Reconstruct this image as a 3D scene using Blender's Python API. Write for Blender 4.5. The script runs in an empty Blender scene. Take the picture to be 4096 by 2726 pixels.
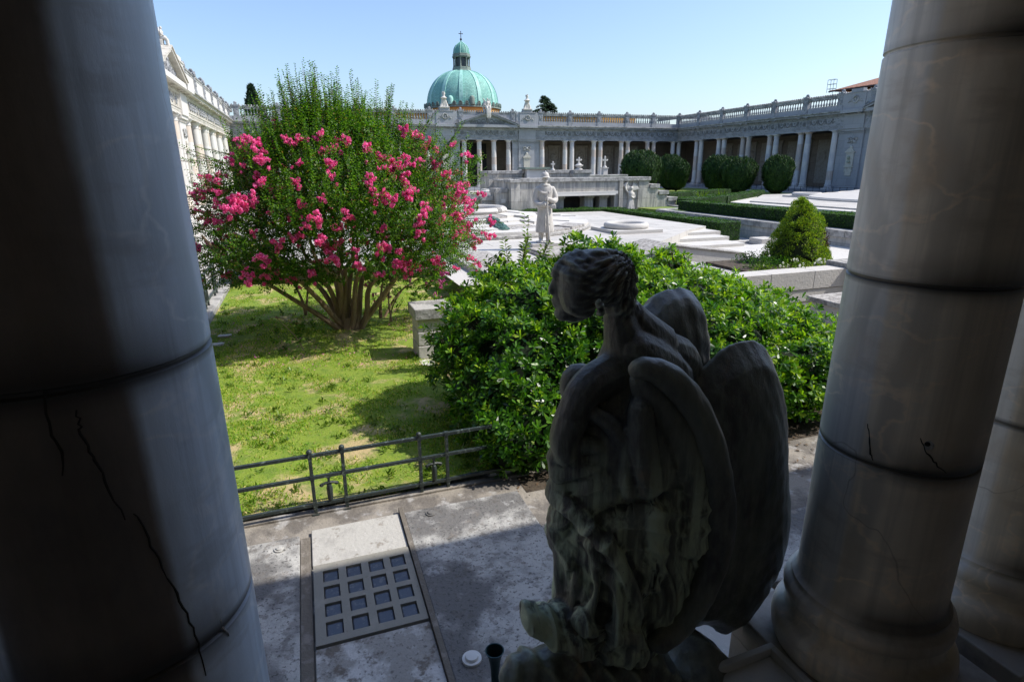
import bpy, bmesh, math, random
import numpy as np
from mathutils import Vector, Matrix, noise as mnoise
R=math.radians; PI=math.pi
rnd=random.Random(7)
sc=bpy.context.scene
col=sc.collection

# ------------------------------------------------ camera, world, sun, exposure
cam=bpy.data.cameras.new('camera'); camo=bpy.data.objects.new('camera',cam); col.objects.link(camo); sc.camera=camo
cam.sensor_width=36; cam.lens=20.364; cam.clip_start=.05; cam.clip_end=1500
_r=Vector((0.94311489,-0.33239973,-0.00668681)); _u=Vector((0.10156339,0.26889712,0.95779915)); _f=Vector((0.31657412,0.90399378,-0.28736052))
_m=Matrix((( _r.x,_u.x,-_f.x,0),(_r.y,_u.y,-_f.y,0),(_r.z,_u.z,-_f.z,3.0),(0,0,0,1)))
camo.matrix_world=_m
W=bpy.data.worlds.new('World'); sc.world=W; W.use_nodes=True
wn=W.node_tree.nodes; bg=wn['Background']; bg.inputs['Strength'].default_value=.134
sky=wn.new('ShaderNodeTexSky'); sky.sky_type='NISHITA'; sky.sun_disc=False
SUN=Vector((.85,-.25,1.0)).normalized()
sky.sun_elevation=math.asin(SUN.z); sky.sun_rotation=math.atan2(SUN.x,SUN.y)
sky.air_density=1.1; sky.dust_density=1.6; sky.ozone_density=2.2; sky.altitude=50
tint=wn.new('ShaderNodeMix'); tint.data_type='RGBA'; tint.blend_type='MULTIPLY'; tint.inputs[0].default_value=1; tint.inputs[7].default_value=(.91,.95,1.05,1)
W.node_tree.links.new(sky.outputs[0],tint.inputs[6]); W.node_tree.links.new(tint.outputs[2],bg.inputs[0])
sl=bpy.data.lights.new('sun','SUN'); sl.energy=3.35; sl.angle=R(.53); sl.color=(1,.945,.86)
so=bpy.data.objects.new('sun',sl); col.objects.link(so); so.rotation_euler=SUN.to_track_quat('Z','Y').to_euler(); so.location=(0,0,40)
vs=sc.view_settings; vs.view_transform='Standard'; vs.look='None'; vs.exposure=.66; vs.gamma=1
sc.cycles.max_bounces=7; sc.cycles.diffuse_bounces=4; sc.cycles.glossy_bounces=2; sc.cycles.transmission_bounces=3; sc.cycles.transparent_max_bounces=4
sc.cycles.caustics_reflective=False; sc.cycles.caustics_refractive=False; sc.cycles.use_denoising=True

# ------------------------------------------------ materials
MATS={}
def mat(name,base,rough=.75,layers=(),bump=None,metal=0,spec=.4,coat=None,island=None,transl=None,drums=None):
    """layers: (kind, scale(x,y,z), colour, lo, hi[, amount]); kinds noise / vor / brick / wave"""
    m=bpy.data.materials.new(name); m.use_nodes=True; nt=m.node_tree; n=nt.nodes; L=nt.links
    b=n['Principled BSDF']; b.inputs['Roughness'].default_value=rough; b.inputs['Metallic'].default_value=metal
    b.inputs['Specular IOR Level'].default_value=spec
    def nn(t,**k):
        x=n.new(t)
        for a,v in k.items(): setattr(x,a,v)
        return x
    pos=nn('ShaderNodeNewGeometry').outputs['Position']
    tcn=nn('ShaderNodeTexCoord'); obj=tcn.outputs['Object']; uv=tcn.outputs['UV']
    def scaled(s,src):
        v=nn('ShaderNodeVectorMath',operation='MULTIPLY'); L.new(src,v.inputs[0]); v.inputs[1].default_value=s; return v.outputs[0]
    c=nn('ShaderNodeRGB'); c.outputs[0].default_value=(*base,1); cur=c.outputs[0]
    heights=[]
    if drums:
        # colour of each stone drum of a column: random by height and by object
        sp=nn('ShaderNodeSeparateXYZ'); L.new(obj,sp.inputs[0])
        a=nn('ShaderNodeMath',operation='DIVIDE'); L.new(sp.outputs[2],a.inputs[0]); a.inputs[1].default_value=drums[0]
        fl=nn('ShaderNodeMath',operation='FLOOR'); L.new(a.outputs[0],fl.inputs[0])
        oi=nn('ShaderNodeObjectInfo'); ad=nn('ShaderNodeMath',operation='MULTIPLY_ADD'); L.new(oi.outputs['Random'],ad.inputs[0]); ad.inputs[1].default_value=37.3; L.new(fl.outputs[0],ad.inputs[2])
        wnz=nn('ShaderNodeTexWhiteNoise',noise_dimensions='1D'); L.new(ad.outputs[0],wnz.inputs['W'])
        cr=nn('ShaderNodeValToRGB'); cr.color_ramp.interpolation='CONSTANT'; el=cr.color_ramp.elements
        cols=drums[1]; el[0].position=0; el[0].color=(*cols[0],1); el[1].position=1/len(cols); el[1].color=(*cols[1],1)
        for i in range(2,len(cols)):
            e=el.new(i/len(cols)); e.color=(*cols[i],1)
        L.new(wnz.outputs[0],cr.inputs[0]); cur=cr.outputs[0]
        drumv=wnz.outputs[0]
    for ly in layers:
        kind,s,colr,lo,hi=ly[:5]; amt=ly[5] if len(ly)>5 else 1
        src=obj if kind.startswith('o') else (uv if kind.startswith('u') else pos); k=kind.lstrip('ou') if kind[0] in 'ou' else kind
        if not isinstance(s,(tuple,list)): s=(s,s,s)
        if k=='noise':
            t=nn('ShaderNodeTexNoise'); t.inputs['Scale'].default_value=1; t.inputs['Detail'].default_value=6; t.inputs['Roughness'].default_value=.62
            L.new(scaled(s,src),t.inputs['Vector']); f=t.outputs[0]
        elif k=='vor':
            t=nn('ShaderNodeTexVoronoi'); t.inputs['Scale'].default_value=1; L.new(scaled(s,src),t.inputs['Vector']); f=t.outputs['Distance']
        elif k=='crack':
            t=nn('ShaderNodeTexVoronoi',feature='DISTANCE_TO_EDGE'); t.inputs['Scale'].default_value=1
            nz=nn('ShaderNodeTexNoise'); nz.inputs['Scale'].default_value=2; nz.inputs['Detail'].default_value=4; L.new(scaled(s,src),nz.inputs['Vector'])
            mx=nn('ShaderNodeVectorMath',operation='ADD'); L.new(scaled(s,src),mx.inputs[0]); L.new(nz.outputs['Color'],mx.inputs[1]); L.new(mx.outputs[0],t.inputs['Vector']); f=t.outputs['Distance']
        elif k=='wave':
            t=nn('ShaderNodeTexWave'); t.inputs['Scale'].default_value=1; t.inputs['Distortion'].default_value=9; t.inputs['Detail'].default_value=4; t.inputs['Detail Scale'].default_value=.8
            L.new(scaled(s,src),t.inputs['Vector']); f=t.outputs['Fac']
        elif k in('brickxy','brickxz','brickyz','brickuv'):
            # s=(brick length, row height, mortar)
            sp=nn('ShaderNodeSeparateXYZ'); L.new(src,sp.inputs[0]); cb=nn('ShaderNodeCombineXYZ')
            ax={'brickxy':(0,1),'brickxz':(0,2),'brickyz':(1,2),'brickuv':(0,1)}[k]
            L.new(sp.outputs[ax[0]],cb.inputs[0]); L.new(sp.outputs[ax[1]],cb.inputs[1])
            t=nn('ShaderNodeTexBrick'); t.inputs['Scale'].default_value=1; t.inputs['Brick Width'].default_value=s[0]; t.inputs['Row Height'].default_value=s[1]; t.inputs['Mortar Size'].default_value=s[2]; t.inputs['Mortar Smooth'].default_value=.2
            t.inputs['Color1'].default_value=(0,0,0,1); t.inputs['Color2'].default_value=(.55,.55,.55,1); t.inputs['Mortar'].default_value=(1,1,1,1)
            L.new(cb.outputs[0],t.inputs['Vector']); f=t.outputs['Fac']
            # tone of every block
            mixb=nn('ShaderNodeMix',data_type='RGBA',blend_type='MULTIPLY'); mr0=nn('ShaderNodeMapRange'); L.new(t.outputs['Color'],mr0.inputs[0]); mr0.inputs[1].default_value=0; mr0.inputs[2].default_value=.55; mr0.inputs[3].default_value=1; mr0.inputs[4].default_value=.8
            mixb.inputs[0].default_value=1; L.new(cur,mixb.inputs[6]); L.new(mr0.outputs[0],mixb.inputs[7]); cur=mixb.outputs[2]
            hb=nn('ShaderNodeMath',operation='SUBTRACT'); hb.inputs[0].default_value=1; L.new(f,hb.inputs[1]); heights.append((hb.outputs[0],.8))
        mr=nn('ShaderNodeMapRange',interpolation_type='SMOOTHSTEP'); L.new(f,mr.inputs[0]); mr.inputs[1].default_value=lo; mr.inputs[2].default_value=hi; mr.inputs[3].default_value=0; mr.inputs[4].default_value=amt
        mx=nn('ShaderNodeMix',data_type='RGBA'); L.new(mr.outputs[0],mx.inputs[0]); L.new(cur,mx.inputs[6]); mx.inputs[7].default_value=(*colr,1); cur=mx.outputs[2]
    if island:
        g=nn('ShaderNodeNewGeometry'); cr=nn('ShaderNodeValToRGB'); el=cr.color_ramp.elements
        el[0].position=0; el[0].color=(*island[0],1); el[1].position=1; el[1].color=(*island[-1],1)
        for i in range(1,len(island)-1):
            e=el.new(i/(len(island)-1)); e.color=(*island[i],1)
        L.new(g.outputs['Random Per Island'],cr.inputs[0]); cur=cr.outputs[0]
    L.new(cur,b.inputs['Base Color'])
    if bump:
        st,s=bump[:2]; src=obj if len(bump)>2 else pos
        if not isinstance(s,(tuple,list)): s=(s,s,s)
        t=nn('ShaderNodeTexNoise'); t.inputs['Scale'].default_value=1; t.inputs['Detail'].default_value=8; t.inputs['Roughness'].default_value=.65; L.new(scaled(s,src),t.inputs['Vector'])
        h=t.outputs[0]
        for hh,w in heights:
            ma=nn('ShaderNodeMath',operation='MULTIPLY_ADD'); L.new(hh,ma.inputs[0]); ma.inputs[1].default_value=w; L.new(h,ma.inputs[2]); h=ma.outputs[0]
        bp=nn('ShaderNodeBump'); bp.inputs['Strength'].default_value=st; bp.inputs['Distance'].default_value=.02; L.new(h,bp.inputs['Height']); L.new(bp.outputs[0],b.inputs['Normal'])
    if transl:
        tr=nn('ShaderNodeBsdfTranslucent'); mixs=nn('ShaderNodeMixShader'); mixs.inputs[0].default_value=transl
        g2=nn('ShaderNodeMix',data_type='RGBA',blend_type='MULTIPLY'); g2.inputs[0].default_value=1; L.new(cur,g2.inputs[6]); g2.inputs[7].default_value=(1.6,1.7,.7,1) if name.find('leaf')>=0 else (1.3,1,1.1,1)
        L.new(g2.outputs[2],tr.inputs[0]); L.new(b.outputs[0],mixs.inputs[1]); L.new(tr.outputs[0],mixs.inputs[2]); L.new(mixs.outputs[0],n['Material Output'].inputs['Surface'])
    MATS[name]=m; return m

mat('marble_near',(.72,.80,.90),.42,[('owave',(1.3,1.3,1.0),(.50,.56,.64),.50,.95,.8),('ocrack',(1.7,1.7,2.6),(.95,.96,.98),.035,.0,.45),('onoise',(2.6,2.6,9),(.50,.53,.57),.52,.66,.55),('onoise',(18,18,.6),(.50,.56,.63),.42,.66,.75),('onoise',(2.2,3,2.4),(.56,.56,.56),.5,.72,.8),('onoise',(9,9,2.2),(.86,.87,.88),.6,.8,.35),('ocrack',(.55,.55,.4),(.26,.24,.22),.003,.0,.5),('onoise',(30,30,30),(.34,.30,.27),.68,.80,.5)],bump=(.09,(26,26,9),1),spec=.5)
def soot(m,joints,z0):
    """tone of the drum columns: the inner side is brown, darkest at the drum joints; the outer side is pale"""
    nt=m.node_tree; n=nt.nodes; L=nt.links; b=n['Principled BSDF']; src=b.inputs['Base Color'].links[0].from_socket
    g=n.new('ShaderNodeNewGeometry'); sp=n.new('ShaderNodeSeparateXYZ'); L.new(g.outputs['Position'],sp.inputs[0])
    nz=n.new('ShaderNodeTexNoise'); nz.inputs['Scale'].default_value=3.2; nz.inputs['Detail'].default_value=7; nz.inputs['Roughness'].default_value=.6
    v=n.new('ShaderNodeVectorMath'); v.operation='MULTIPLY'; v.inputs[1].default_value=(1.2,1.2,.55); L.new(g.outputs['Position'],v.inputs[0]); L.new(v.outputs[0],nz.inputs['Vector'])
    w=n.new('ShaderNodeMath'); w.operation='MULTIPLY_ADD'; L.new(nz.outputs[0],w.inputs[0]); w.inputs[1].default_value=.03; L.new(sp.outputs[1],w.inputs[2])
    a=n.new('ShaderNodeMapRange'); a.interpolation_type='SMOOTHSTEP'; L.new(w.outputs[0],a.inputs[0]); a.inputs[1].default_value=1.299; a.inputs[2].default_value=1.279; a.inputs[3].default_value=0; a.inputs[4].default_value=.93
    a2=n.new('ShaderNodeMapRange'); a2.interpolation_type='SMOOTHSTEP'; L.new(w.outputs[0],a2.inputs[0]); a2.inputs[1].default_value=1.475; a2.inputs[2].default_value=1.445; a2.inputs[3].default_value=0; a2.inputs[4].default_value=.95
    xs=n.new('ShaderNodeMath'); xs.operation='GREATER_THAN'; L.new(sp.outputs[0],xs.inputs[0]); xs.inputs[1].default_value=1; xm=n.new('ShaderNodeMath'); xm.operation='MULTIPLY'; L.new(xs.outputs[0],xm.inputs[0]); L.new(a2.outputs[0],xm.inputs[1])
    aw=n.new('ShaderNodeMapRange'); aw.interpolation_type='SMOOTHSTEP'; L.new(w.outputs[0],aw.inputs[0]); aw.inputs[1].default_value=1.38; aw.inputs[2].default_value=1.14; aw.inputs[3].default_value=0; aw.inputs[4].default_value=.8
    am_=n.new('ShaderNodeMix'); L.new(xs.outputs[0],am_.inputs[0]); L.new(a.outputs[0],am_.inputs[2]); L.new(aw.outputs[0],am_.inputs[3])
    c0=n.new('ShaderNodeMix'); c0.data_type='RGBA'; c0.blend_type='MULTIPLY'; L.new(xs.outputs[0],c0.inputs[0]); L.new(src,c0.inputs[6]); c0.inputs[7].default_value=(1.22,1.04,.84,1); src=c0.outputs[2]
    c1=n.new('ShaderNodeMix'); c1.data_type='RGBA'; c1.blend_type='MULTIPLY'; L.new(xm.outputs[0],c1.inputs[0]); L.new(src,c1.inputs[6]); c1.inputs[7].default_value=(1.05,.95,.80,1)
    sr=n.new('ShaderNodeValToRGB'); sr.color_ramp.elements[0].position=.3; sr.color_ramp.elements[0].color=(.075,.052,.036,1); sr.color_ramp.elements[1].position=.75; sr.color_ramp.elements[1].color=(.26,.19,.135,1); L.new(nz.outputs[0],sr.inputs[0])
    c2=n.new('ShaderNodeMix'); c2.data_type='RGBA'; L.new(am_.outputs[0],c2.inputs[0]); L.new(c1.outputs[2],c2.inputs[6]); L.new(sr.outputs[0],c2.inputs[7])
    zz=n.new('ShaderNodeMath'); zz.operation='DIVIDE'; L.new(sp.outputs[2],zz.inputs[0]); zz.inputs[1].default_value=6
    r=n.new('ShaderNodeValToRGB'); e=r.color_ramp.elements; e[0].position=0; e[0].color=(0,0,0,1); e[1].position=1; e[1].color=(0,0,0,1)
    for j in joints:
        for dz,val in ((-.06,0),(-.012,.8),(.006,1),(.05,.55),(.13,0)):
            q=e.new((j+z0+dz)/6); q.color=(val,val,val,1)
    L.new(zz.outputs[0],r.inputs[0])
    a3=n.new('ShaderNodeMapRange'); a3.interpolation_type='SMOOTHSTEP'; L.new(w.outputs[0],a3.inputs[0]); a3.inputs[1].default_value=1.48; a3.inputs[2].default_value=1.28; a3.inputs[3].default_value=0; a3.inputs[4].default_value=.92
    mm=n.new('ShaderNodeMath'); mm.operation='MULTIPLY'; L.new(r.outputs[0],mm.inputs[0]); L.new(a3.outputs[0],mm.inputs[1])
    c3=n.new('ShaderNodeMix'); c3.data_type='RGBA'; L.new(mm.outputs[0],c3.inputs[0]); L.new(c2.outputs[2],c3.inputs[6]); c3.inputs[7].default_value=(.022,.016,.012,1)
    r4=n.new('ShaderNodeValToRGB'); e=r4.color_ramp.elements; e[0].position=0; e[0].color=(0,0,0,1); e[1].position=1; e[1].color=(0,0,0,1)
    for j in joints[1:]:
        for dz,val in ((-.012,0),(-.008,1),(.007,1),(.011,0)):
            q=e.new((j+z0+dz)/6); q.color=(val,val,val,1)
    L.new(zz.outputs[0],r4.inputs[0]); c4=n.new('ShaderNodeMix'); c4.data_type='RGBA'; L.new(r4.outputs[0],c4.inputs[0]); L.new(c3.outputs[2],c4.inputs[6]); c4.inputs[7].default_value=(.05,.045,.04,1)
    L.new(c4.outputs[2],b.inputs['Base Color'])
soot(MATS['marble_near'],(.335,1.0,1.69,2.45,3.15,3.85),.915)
mat('marble_base',(.40,.36,.31),.6,[('onoise',(4,4,4),(.24,.21,.18),.45,.7,.8),('onoise',(12,12,12),(.12,.10,.085),.6,.75,.5)],bump=(.3,14,1))
mat('marble_column',(.5,.5,.5),.6,[('onoise',(5,5,1.2),(.36,.35,.36),.45,.7,.6),('noise',(9,9,2),(.62,.6,.57),.55,.75,.5)],bump=(.2,6),drums=(.78,[(.60,.59,.58),(.50,.50,.52),(.52,.44,.38),(.60,.58,.55),(.46,.40,.36),(.56,.55,.55)]))
mat('marble_column_warm',(.66,.62,.56),.6,[('onoise',(5,5,1.2),(.48,.45,.42),.5,.75,.5)],bump=(.2,6),drums=(.9,[(.62,.60,.56),(.58,.50,.42),(.62,.61,.59),(.56,.54,.50)]))
mat('marble_wall',(.34,.35,.37),.7,[('obrickxz',(1.5,.62,.012),(.20,.20,.19),.4,1,.6),('noise',(.7,.7,.22),(.33,.34,.36),.42,.62,.75),('noise',(3,3,.8),(.24,.24,.24),.55,.72,.6),('noise',(14,14,6),(.62,.61,.58),.6,.75,.5)],bump=(.4,8))
mat('marble_trim',(.32,.33,.35),.72,[('noise',(1.2,1.2,3),(.21,.22,.23),.42,.62,.8),('noise',(5,5,9),(.09,.095,.095),.53,.68,.8),('noise',(16,16,16),(.58,.57,.54),.6,.72,.5)],bump=(.6,12))
mat('marble_cream',(.56,.53,.47),.75,[('noise',(1.2,1.2,3),(.40,.37,.32),.45,.65,.8),('noise',(5,5,9),(.17,.155,.13),.56,.70,.75)],bump=(.5,12))
mat('tablet_stone',(.50,.48,.42),.75,[('noise',(5,5,5),(.30,.28,.24),.5,.7,.7)])
mat('marble_crust',(.17,.175,.18),.85,[('noise',(7,7,7),(.34,.345,.35),.5,.68,.8)])
mat('marble_weathered',(.40,.40,.385),.85,[('noise',(2,2,3),(.17,.175,.17),.42,.6,.85),('noise',(9,9,9),(.10,.105,.10),.55,.7,.7),('noise',(20,20,20),(.58,.57,.54),.62,.72,.6)],bump=(.9,16))
mat('marble_white',(.64,.62,.58),.6,[('noise',(2,2,2),(.62,.60,.56),.45,.7,.6),('noise',(11,11,11),(.44,.43,.40),.6,.75,.5)],bump=(.3,14))
mat('marble_paving',(.54,.52,.48),.75,[('brickxy',(1.55,.78,.013),(.12,.11,.10),.4,1,.85),('noise',(.5,1.6,1),(.47,.445,.41),.45,.65,.7),('noise',(3,3,3),(.35,.33,.30),.55,.72,.6),('noise',(16,16,16),(.22,.21,.195),.62,.74,.6)],bump=(.5,16))
mat('marble_slab',(.56,.54,.50),.75,[('noise',(1.3,1.3,1.3),(.48,.455,.42),.48,.7,.6),('noise',(7,7,7),(.36,.34,.31),.58,.74,.5),('noise',(26,26,26),(.26,.25,.23),.64,.76,.5)],bump=(.6,20))
mat('lichen_slab',(.44,.42,.39),.9,[('noise',(9,9,9),(.20,.185,.17),.42,.58,.85),('noise',(30,30,30),(.68,.66,.62),.56,.66,.7)],bump=(1,30))
mat('memorial_stone',(.50,.475,.42),.8,[('obrickxz',(1.3,.6,.012),(.17,.155,.13),.4,1,.8),('noise',(5,5,.6),(.27,.265,.255),.44,.6,.85),('noise',(16,16,1.2),(.19,.185,.18),.54,.68,.75),('noise',(1.4,1.4,1.0),(.66,.63,.58),.5,.7,.6)],bump=(.5,10))
mat('coping_stone',(.42,.41,.385),.85,[('noise',(4,4,4),(.20,.195,.185),.42,.6,.8),('noise',(18,18,18),(.64,.62,.58),.56,.7,.6)],bump=(.8,18))
mat('planter_stone',(.53,.51,.475),.8,[('noise',(3,3,6),(.46,.44,.42),.5,.7,.6),('noise',(16,16,16),(.17,.16,.15),.62,.72,.7)],bump=(.5,22))
mat('rustic_stone',(.62,.60,.56),.9,[('noise',(8,8,8),(.40,.37,.33),.45,.6,.8)],bump=(1,14))
mat('statue_stone',(.56,.535,.49),.8,[('noise',(6,6,2.2),(.40,.385,.36),.46,.66,.7),('noise',(28,28,28),(.27,.26,.24),.62,.74,.5)],bump=(.35,30))
mat('interior_wall',(.26,.21,.165),.85,[('obrickxz',(1.1,.8,.014),(.10,.08,.065),.4,1,.7),('noise',(2,2,2),(.17,.135,.105),.45,.65,.7)])
mat('interior_panel',(.36,.32,.27),.8,[('noise',(4,4,4),(.24,.20,.165),.45,.65,.7)])
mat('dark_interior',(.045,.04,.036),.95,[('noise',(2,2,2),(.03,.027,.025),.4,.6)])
mat('door_dark',(.012,.012,.014),.6)
mat('near_interior',(.38,.33,.27),.9,[('noise',(1.5,1.5,1.5),(.28,.24,.19),.4,.65)])
mat('pave_dark',(.31,.28,.24),.85,[('noise',(1.9,1.9,1.9),(.15,.135,.12),.42,.56,.9),('noise',(5,5,5),(.46,.45,.44),.54,.66,.75),('noise',(26,26,26),(.10,.09,.08),.6,.7,.7)],bump=(.7,22))
mat('slate_slab',(.16,.155,.15),.75,[('noise',(1.1,1.1,1.1),(.52,.51,.48),.45,.58,.9),('noise',(6,6,6),(.56,.56,.55),.55,.66,.6),('noise',(12,12,12),(.13,.115,.10),.52,.62,.55),('noise',(40,40,40),(.06,.06,.06),.56,.64,.75),('noise',(3,3,3),(.20,.15,.11),.6,.72,.5)],bump=(.6,26))
mat('slab_pale',(.47,.455,.42),.8,[('noise',(2.4,2.4,2.4),(.36,.345,.32),.50,.64,.8),('noise',(9,9,9),(.22,.19,.15),.57,.68,.7),('noise',(30,30,30),(.62,.60,.57),.58,.68,.6)],bump=(.5,24))
mat('slab_stained',(.34,.325,.30),.85,[('noise',(3.2,3.2,3.2),(.62,.61,.59),.47,.58,.9),('noise',(7,7,7),(.15,.125,.10),.52,.62,.85),('noise',(34,34,34),(.10,.09,.08),.56,.66,.7)],bump=(.6,26))
mat('slab_brown',(.17,.15,.125),.9,[('noise',(9,9,9),(.30,.27,.24),.5,.65,.7)],bump=(.7,24))
mat('panel_frame',(.27,.26,.225),.8,[('noise',(5,5,5),(.33,.31,.27),.48,.66,.7),('noise',(22,22,22),(.20,.17,.13),.6,.72,.7)],bump=(.2,30))
mat('glass_block',(.075,.085,.11),.18,[('noise',(20,20,20),(.20,.19,.18),.52,.68,.6)],bump=(.25,16),spec=.6)
mat('iron_paint',(.030,.042,.040),.45,[('noise',(24,24,24),(.16,.20,.18),.55,.66,.75),('noise',(60,60,60),(.32,.33,.31),.66,.72,.6)],bump=(.4,40),spec=.5)
mat('iron_black',(.02,.022,.024),.5)
mat('bronze_dark',(.10,.092,.08),.33,bump=(.3,(44,44,16),1),spec=.6)
mat('bronze_patina_lit',(.10,.092,.08),.42,bump=(.5,(44,44,10),1),spec=.5)
def bronze(m,zlo,zhi,amt):
    """weathered bronze: dark brown with verdigris streaks; lit lower body, ridge highlights and crease shade painted in"""
    nt=m.node_tree; n=nt.nodes; L=nt.links; b=n['Principled BSDF']
    tc=n.new('ShaderNodeTexCoord'); g=n.new('ShaderNodeNewGeometry'); sp=n.new('ShaderNodeSeparateXYZ'); L.new(g.outputs['Position'],sp.inputs[0])
    def noise(sc_,det=7,rg=.62):
        v=n.new('ShaderNodeVectorMath'); v.operation='MULTIPLY'; v.inputs[1].default_value=sc_; L.new(tc.outputs['Object'],v.inputs[0])
        t=n.new('ShaderNodeTexNoise'); t.inputs['Scale'].default_value=1; t.inputs['Detail'].default_value=det; t.inputs['Roughness'].default_value=rg; L.new(v.outputs[0],t.inputs['Vector']); return t.outputs[0]
    def rng(src,a,b_,c=0,d=1):
        r=n.new('ShaderNodeMapRange'); r.interpolation_type='SMOOTHSTEP'; L.new(src,r.inputs[0]); r.inputs[1].default_value=a; r.inputs[2].default_value=b_; r.inputs[3].default_value=c; r.inputs[4].default_value=d; return r.outputs[0]
    def mul(a,c):
        x=n.new('ShaderNodeMath'); x.operation='MULTIPLY'; L.new(a,x.inputs[0])
        if isinstance(c,float): x.inputs[1].default_value=c
        else: L.new(c,x.inputs[1])
        return x.outputs[0]
    def mix(f,a,c):
        x=n.new('ShaderNodeMix'); x.data_type='RGBA'; L.new(f,x.inputs[0])
        if isinstance(a,tuple): x.inputs[6].default_value=(*a,1)
        else: L.new(a,x.inputs[6])
        x.inputs[7].default_value=(*c,1); return x.outputs[2]
    big=noise((3.4,3.4,1.7)); st=noise((15,15,1.0)); fine=noise((34,34,12))
    zf=rng(sp.outputs[2],zhi,zlo)  # paler verdigris lower down, standing in for light on the lower body
    col_=mix(rng(fine,.42,.66),(.062,.058,.050),(.12,.115,.10))
    col_=mix(mul(rng(big,.40,.62),.75),col_,(.19,.20,.16))
    col_=mix(mul(mul(rng(st,.42,.60),zf),amt),col_,(.60,.68,.46))
    pt=g.outputs['Pointiness']
    col_=mix(mul(rng(pt,.505,.56),.42*1.0),col_,(.52,.58,.42))  # edge highlights painted on the ridges
    col_=mix(mul(rng(pt,.495,.45),.85),col_,(.035,.03,.025))  # crease shade painted into the hollows
    col_=mix(mul(rng(noise((7,7,3)),.60,.72),.45),col_,(.34,.23,.13))
    L.new(col_,b.inputs['Base Color'])
bronze(MATS['bronze_dark'],1.0,3.2,.09)
bronze(MATS['bronze_patina_lit'],1.75,2.25,.9)
mat('bronze_green',(.045,.10,.085),.6,[('noise',(12,12,12),(.09,.19,.15),.45,.65,.7)],bump=(.4,20),metal=.2)
mat('vase_metal',(.02,.05,.052),.35,[('noise',(20,20,20),(.06,.11,.10),.5,.7,.6)],metal=.6)
mat('lamp_white',(.70,.70,.68),.4)
mat('grass_ground',(.20,.28,.028),.95,[('noise',(1.3,1.3,1),(.50,.38,.20),.50,.60,.92),('noise',(6,6,1),(.10,.19,.02),.45,.62,.6),('noise',(40,40,1),(.34,.27,.14),.55,.66,.4)],bump=(.9,40))
mat('grass_far',(.13,.20,.035),.95,[('noise',(.6,.6,1),(.24,.26,.07),.45,.65,.7),('noise',(9,9,1),(.08,.15,.02),.5,.65,.6)],bump=(.5,20))
mat('grass_leaf',(.1,.2,.03),.7,island=[(.10,.23,.012),(.17,.34,.018),(.27,.43,.03),(.40,.44,.06),(.58,.48,.20)],transl=.35)
mat('soil',(.09,.07,.05),.95,[('noise',(9,9,9),(.05,.038,.028),.45,.62),('noise',(40,40,40),(.20,.16,.12),.6,.7,.6)],bump=(1,30))
mat('gravel',(.50,.485,.46),.95,[('vor',(34,34,34),(.26,.25,.24),.35,.75,.8),('noise',(60,60,60),(.66,.65,.63),.55,.7,.6)],bump=(1,60))
mat('bark_smooth',(.30,.215,.14),.7,[('noise',(9,9,2),(.17,.115,.075),.45,.62,.8),('noise',(22,22,5),(.42,.33,.23),.58,.7,.6)],bump=(.5,18))
mat('bark_dark',(.10,.075,.05),.9,bump=(.8,14))
mat('crape_leaf',(.05,.11,.01),.5,island=[(.020,.062,.008),(.045,.125,.012),(.08,.19,.015),(.15,.28,.022)],transl=.45,spec=.4)
mat('crape_leaf_young',(.2,.2,.03),.5,island=[(.12,.17,.02),(.18,.20,.03),(.28,.17,.05)],transl=.4)
mat('crape_flower',(.8,.1,.3),.7,island=[(.70,.04,.24),(.90,.12,.38),(.97,.30,.56),(.80,.09,.44)],transl=.3)
mat('crack_dark',(.03,.025,.02),.9)
mat('chip_pale',(.50,.48,.45),.9,[('noise',(40,40,40),(.30,.28,.26),.5,.65,.7)],bump=(1,60))
mat('crape_flower_pale',(.8,.2,.5),.7,island=[(.60,.12,.40),(.72,.22,.50)],transl=.3)
mat('shrub_leaf',(.05,.13,.01),.33,island=[(.016,.06,.008),(.036,.125,.009),(.07,.20,.011),(.13,.29,.015)],transl=.35,spec=.5)
mat('shrub_leaf_young',(.2,.35,.03),.42,island=[(.12,.27,.012),(.20,.36,.018),(.33,.45,.03)],transl=.4,spec=.38)
mat('laurel_leaf',(.1,.2,.02),.4,island=[(.06,.12,.01),(.11,.19,.02),(.17,.26,.03)],transl=.35)
mat('yew_leaf',(.02,.06,.012),.7,island=[(.008,.030,.006),(.014,.048,.009),(.024,.070,.012),(.05,.095,.016)],transl=.15)
mat('yew_core',(.006,.016,.004),.9)
mat('hedge_leaf',(.03,.1,.01),.6,island=[(.018,.062,.006),(.03,.095,.009),(.05,.14,.014),(.09,.19,.025)],transl=.25)
mat('hedge_core',(.012,.034,.006),.9)
mat('golden_leaf',(.2,.25,.02),.6,island=[(.06,.13,.012),(.13,.25,.016),(.26,.40,.02),(.42,.50,.03)],transl=.25)
mat('brown_leaf',(.15,.1,.06),.8,island=[(.10,.06,.035),(.18,.12,.07)])
mat('golden_core',(.02,.03,.006),.9)
mat('conifer_leaf',(.02,.05,.015),.7,island=[(.012,.035,.012),(.022,.058,.02),(.04,.085,.03)])
mat('white_petal',(.8,.8,.72),.6)
mat('copper_green',(.28,.58,.49),.65,[('noise',(1.1,1.1,.22),(.17,.40,.35),.46,.62,.7),('noise',(2.6,2.6,.5),(.42,.68,.58),.56,.68,.6),('ubrickuv',(.42,.22,.02),(.08,.24,.20),.3,1,.8),('noise',(.7,.7,.5),(.13,.36,.31),.45,.7,.6),('noise',(5,5,5),(.28,.52,.45),.55,.7,.5)],bump=(.9,5))
mat('copper_rib',(.34,.62,.54),.6,[('noise',(3,3,1.5),(.13,.33,.29),.45,.7,.7)])
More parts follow.
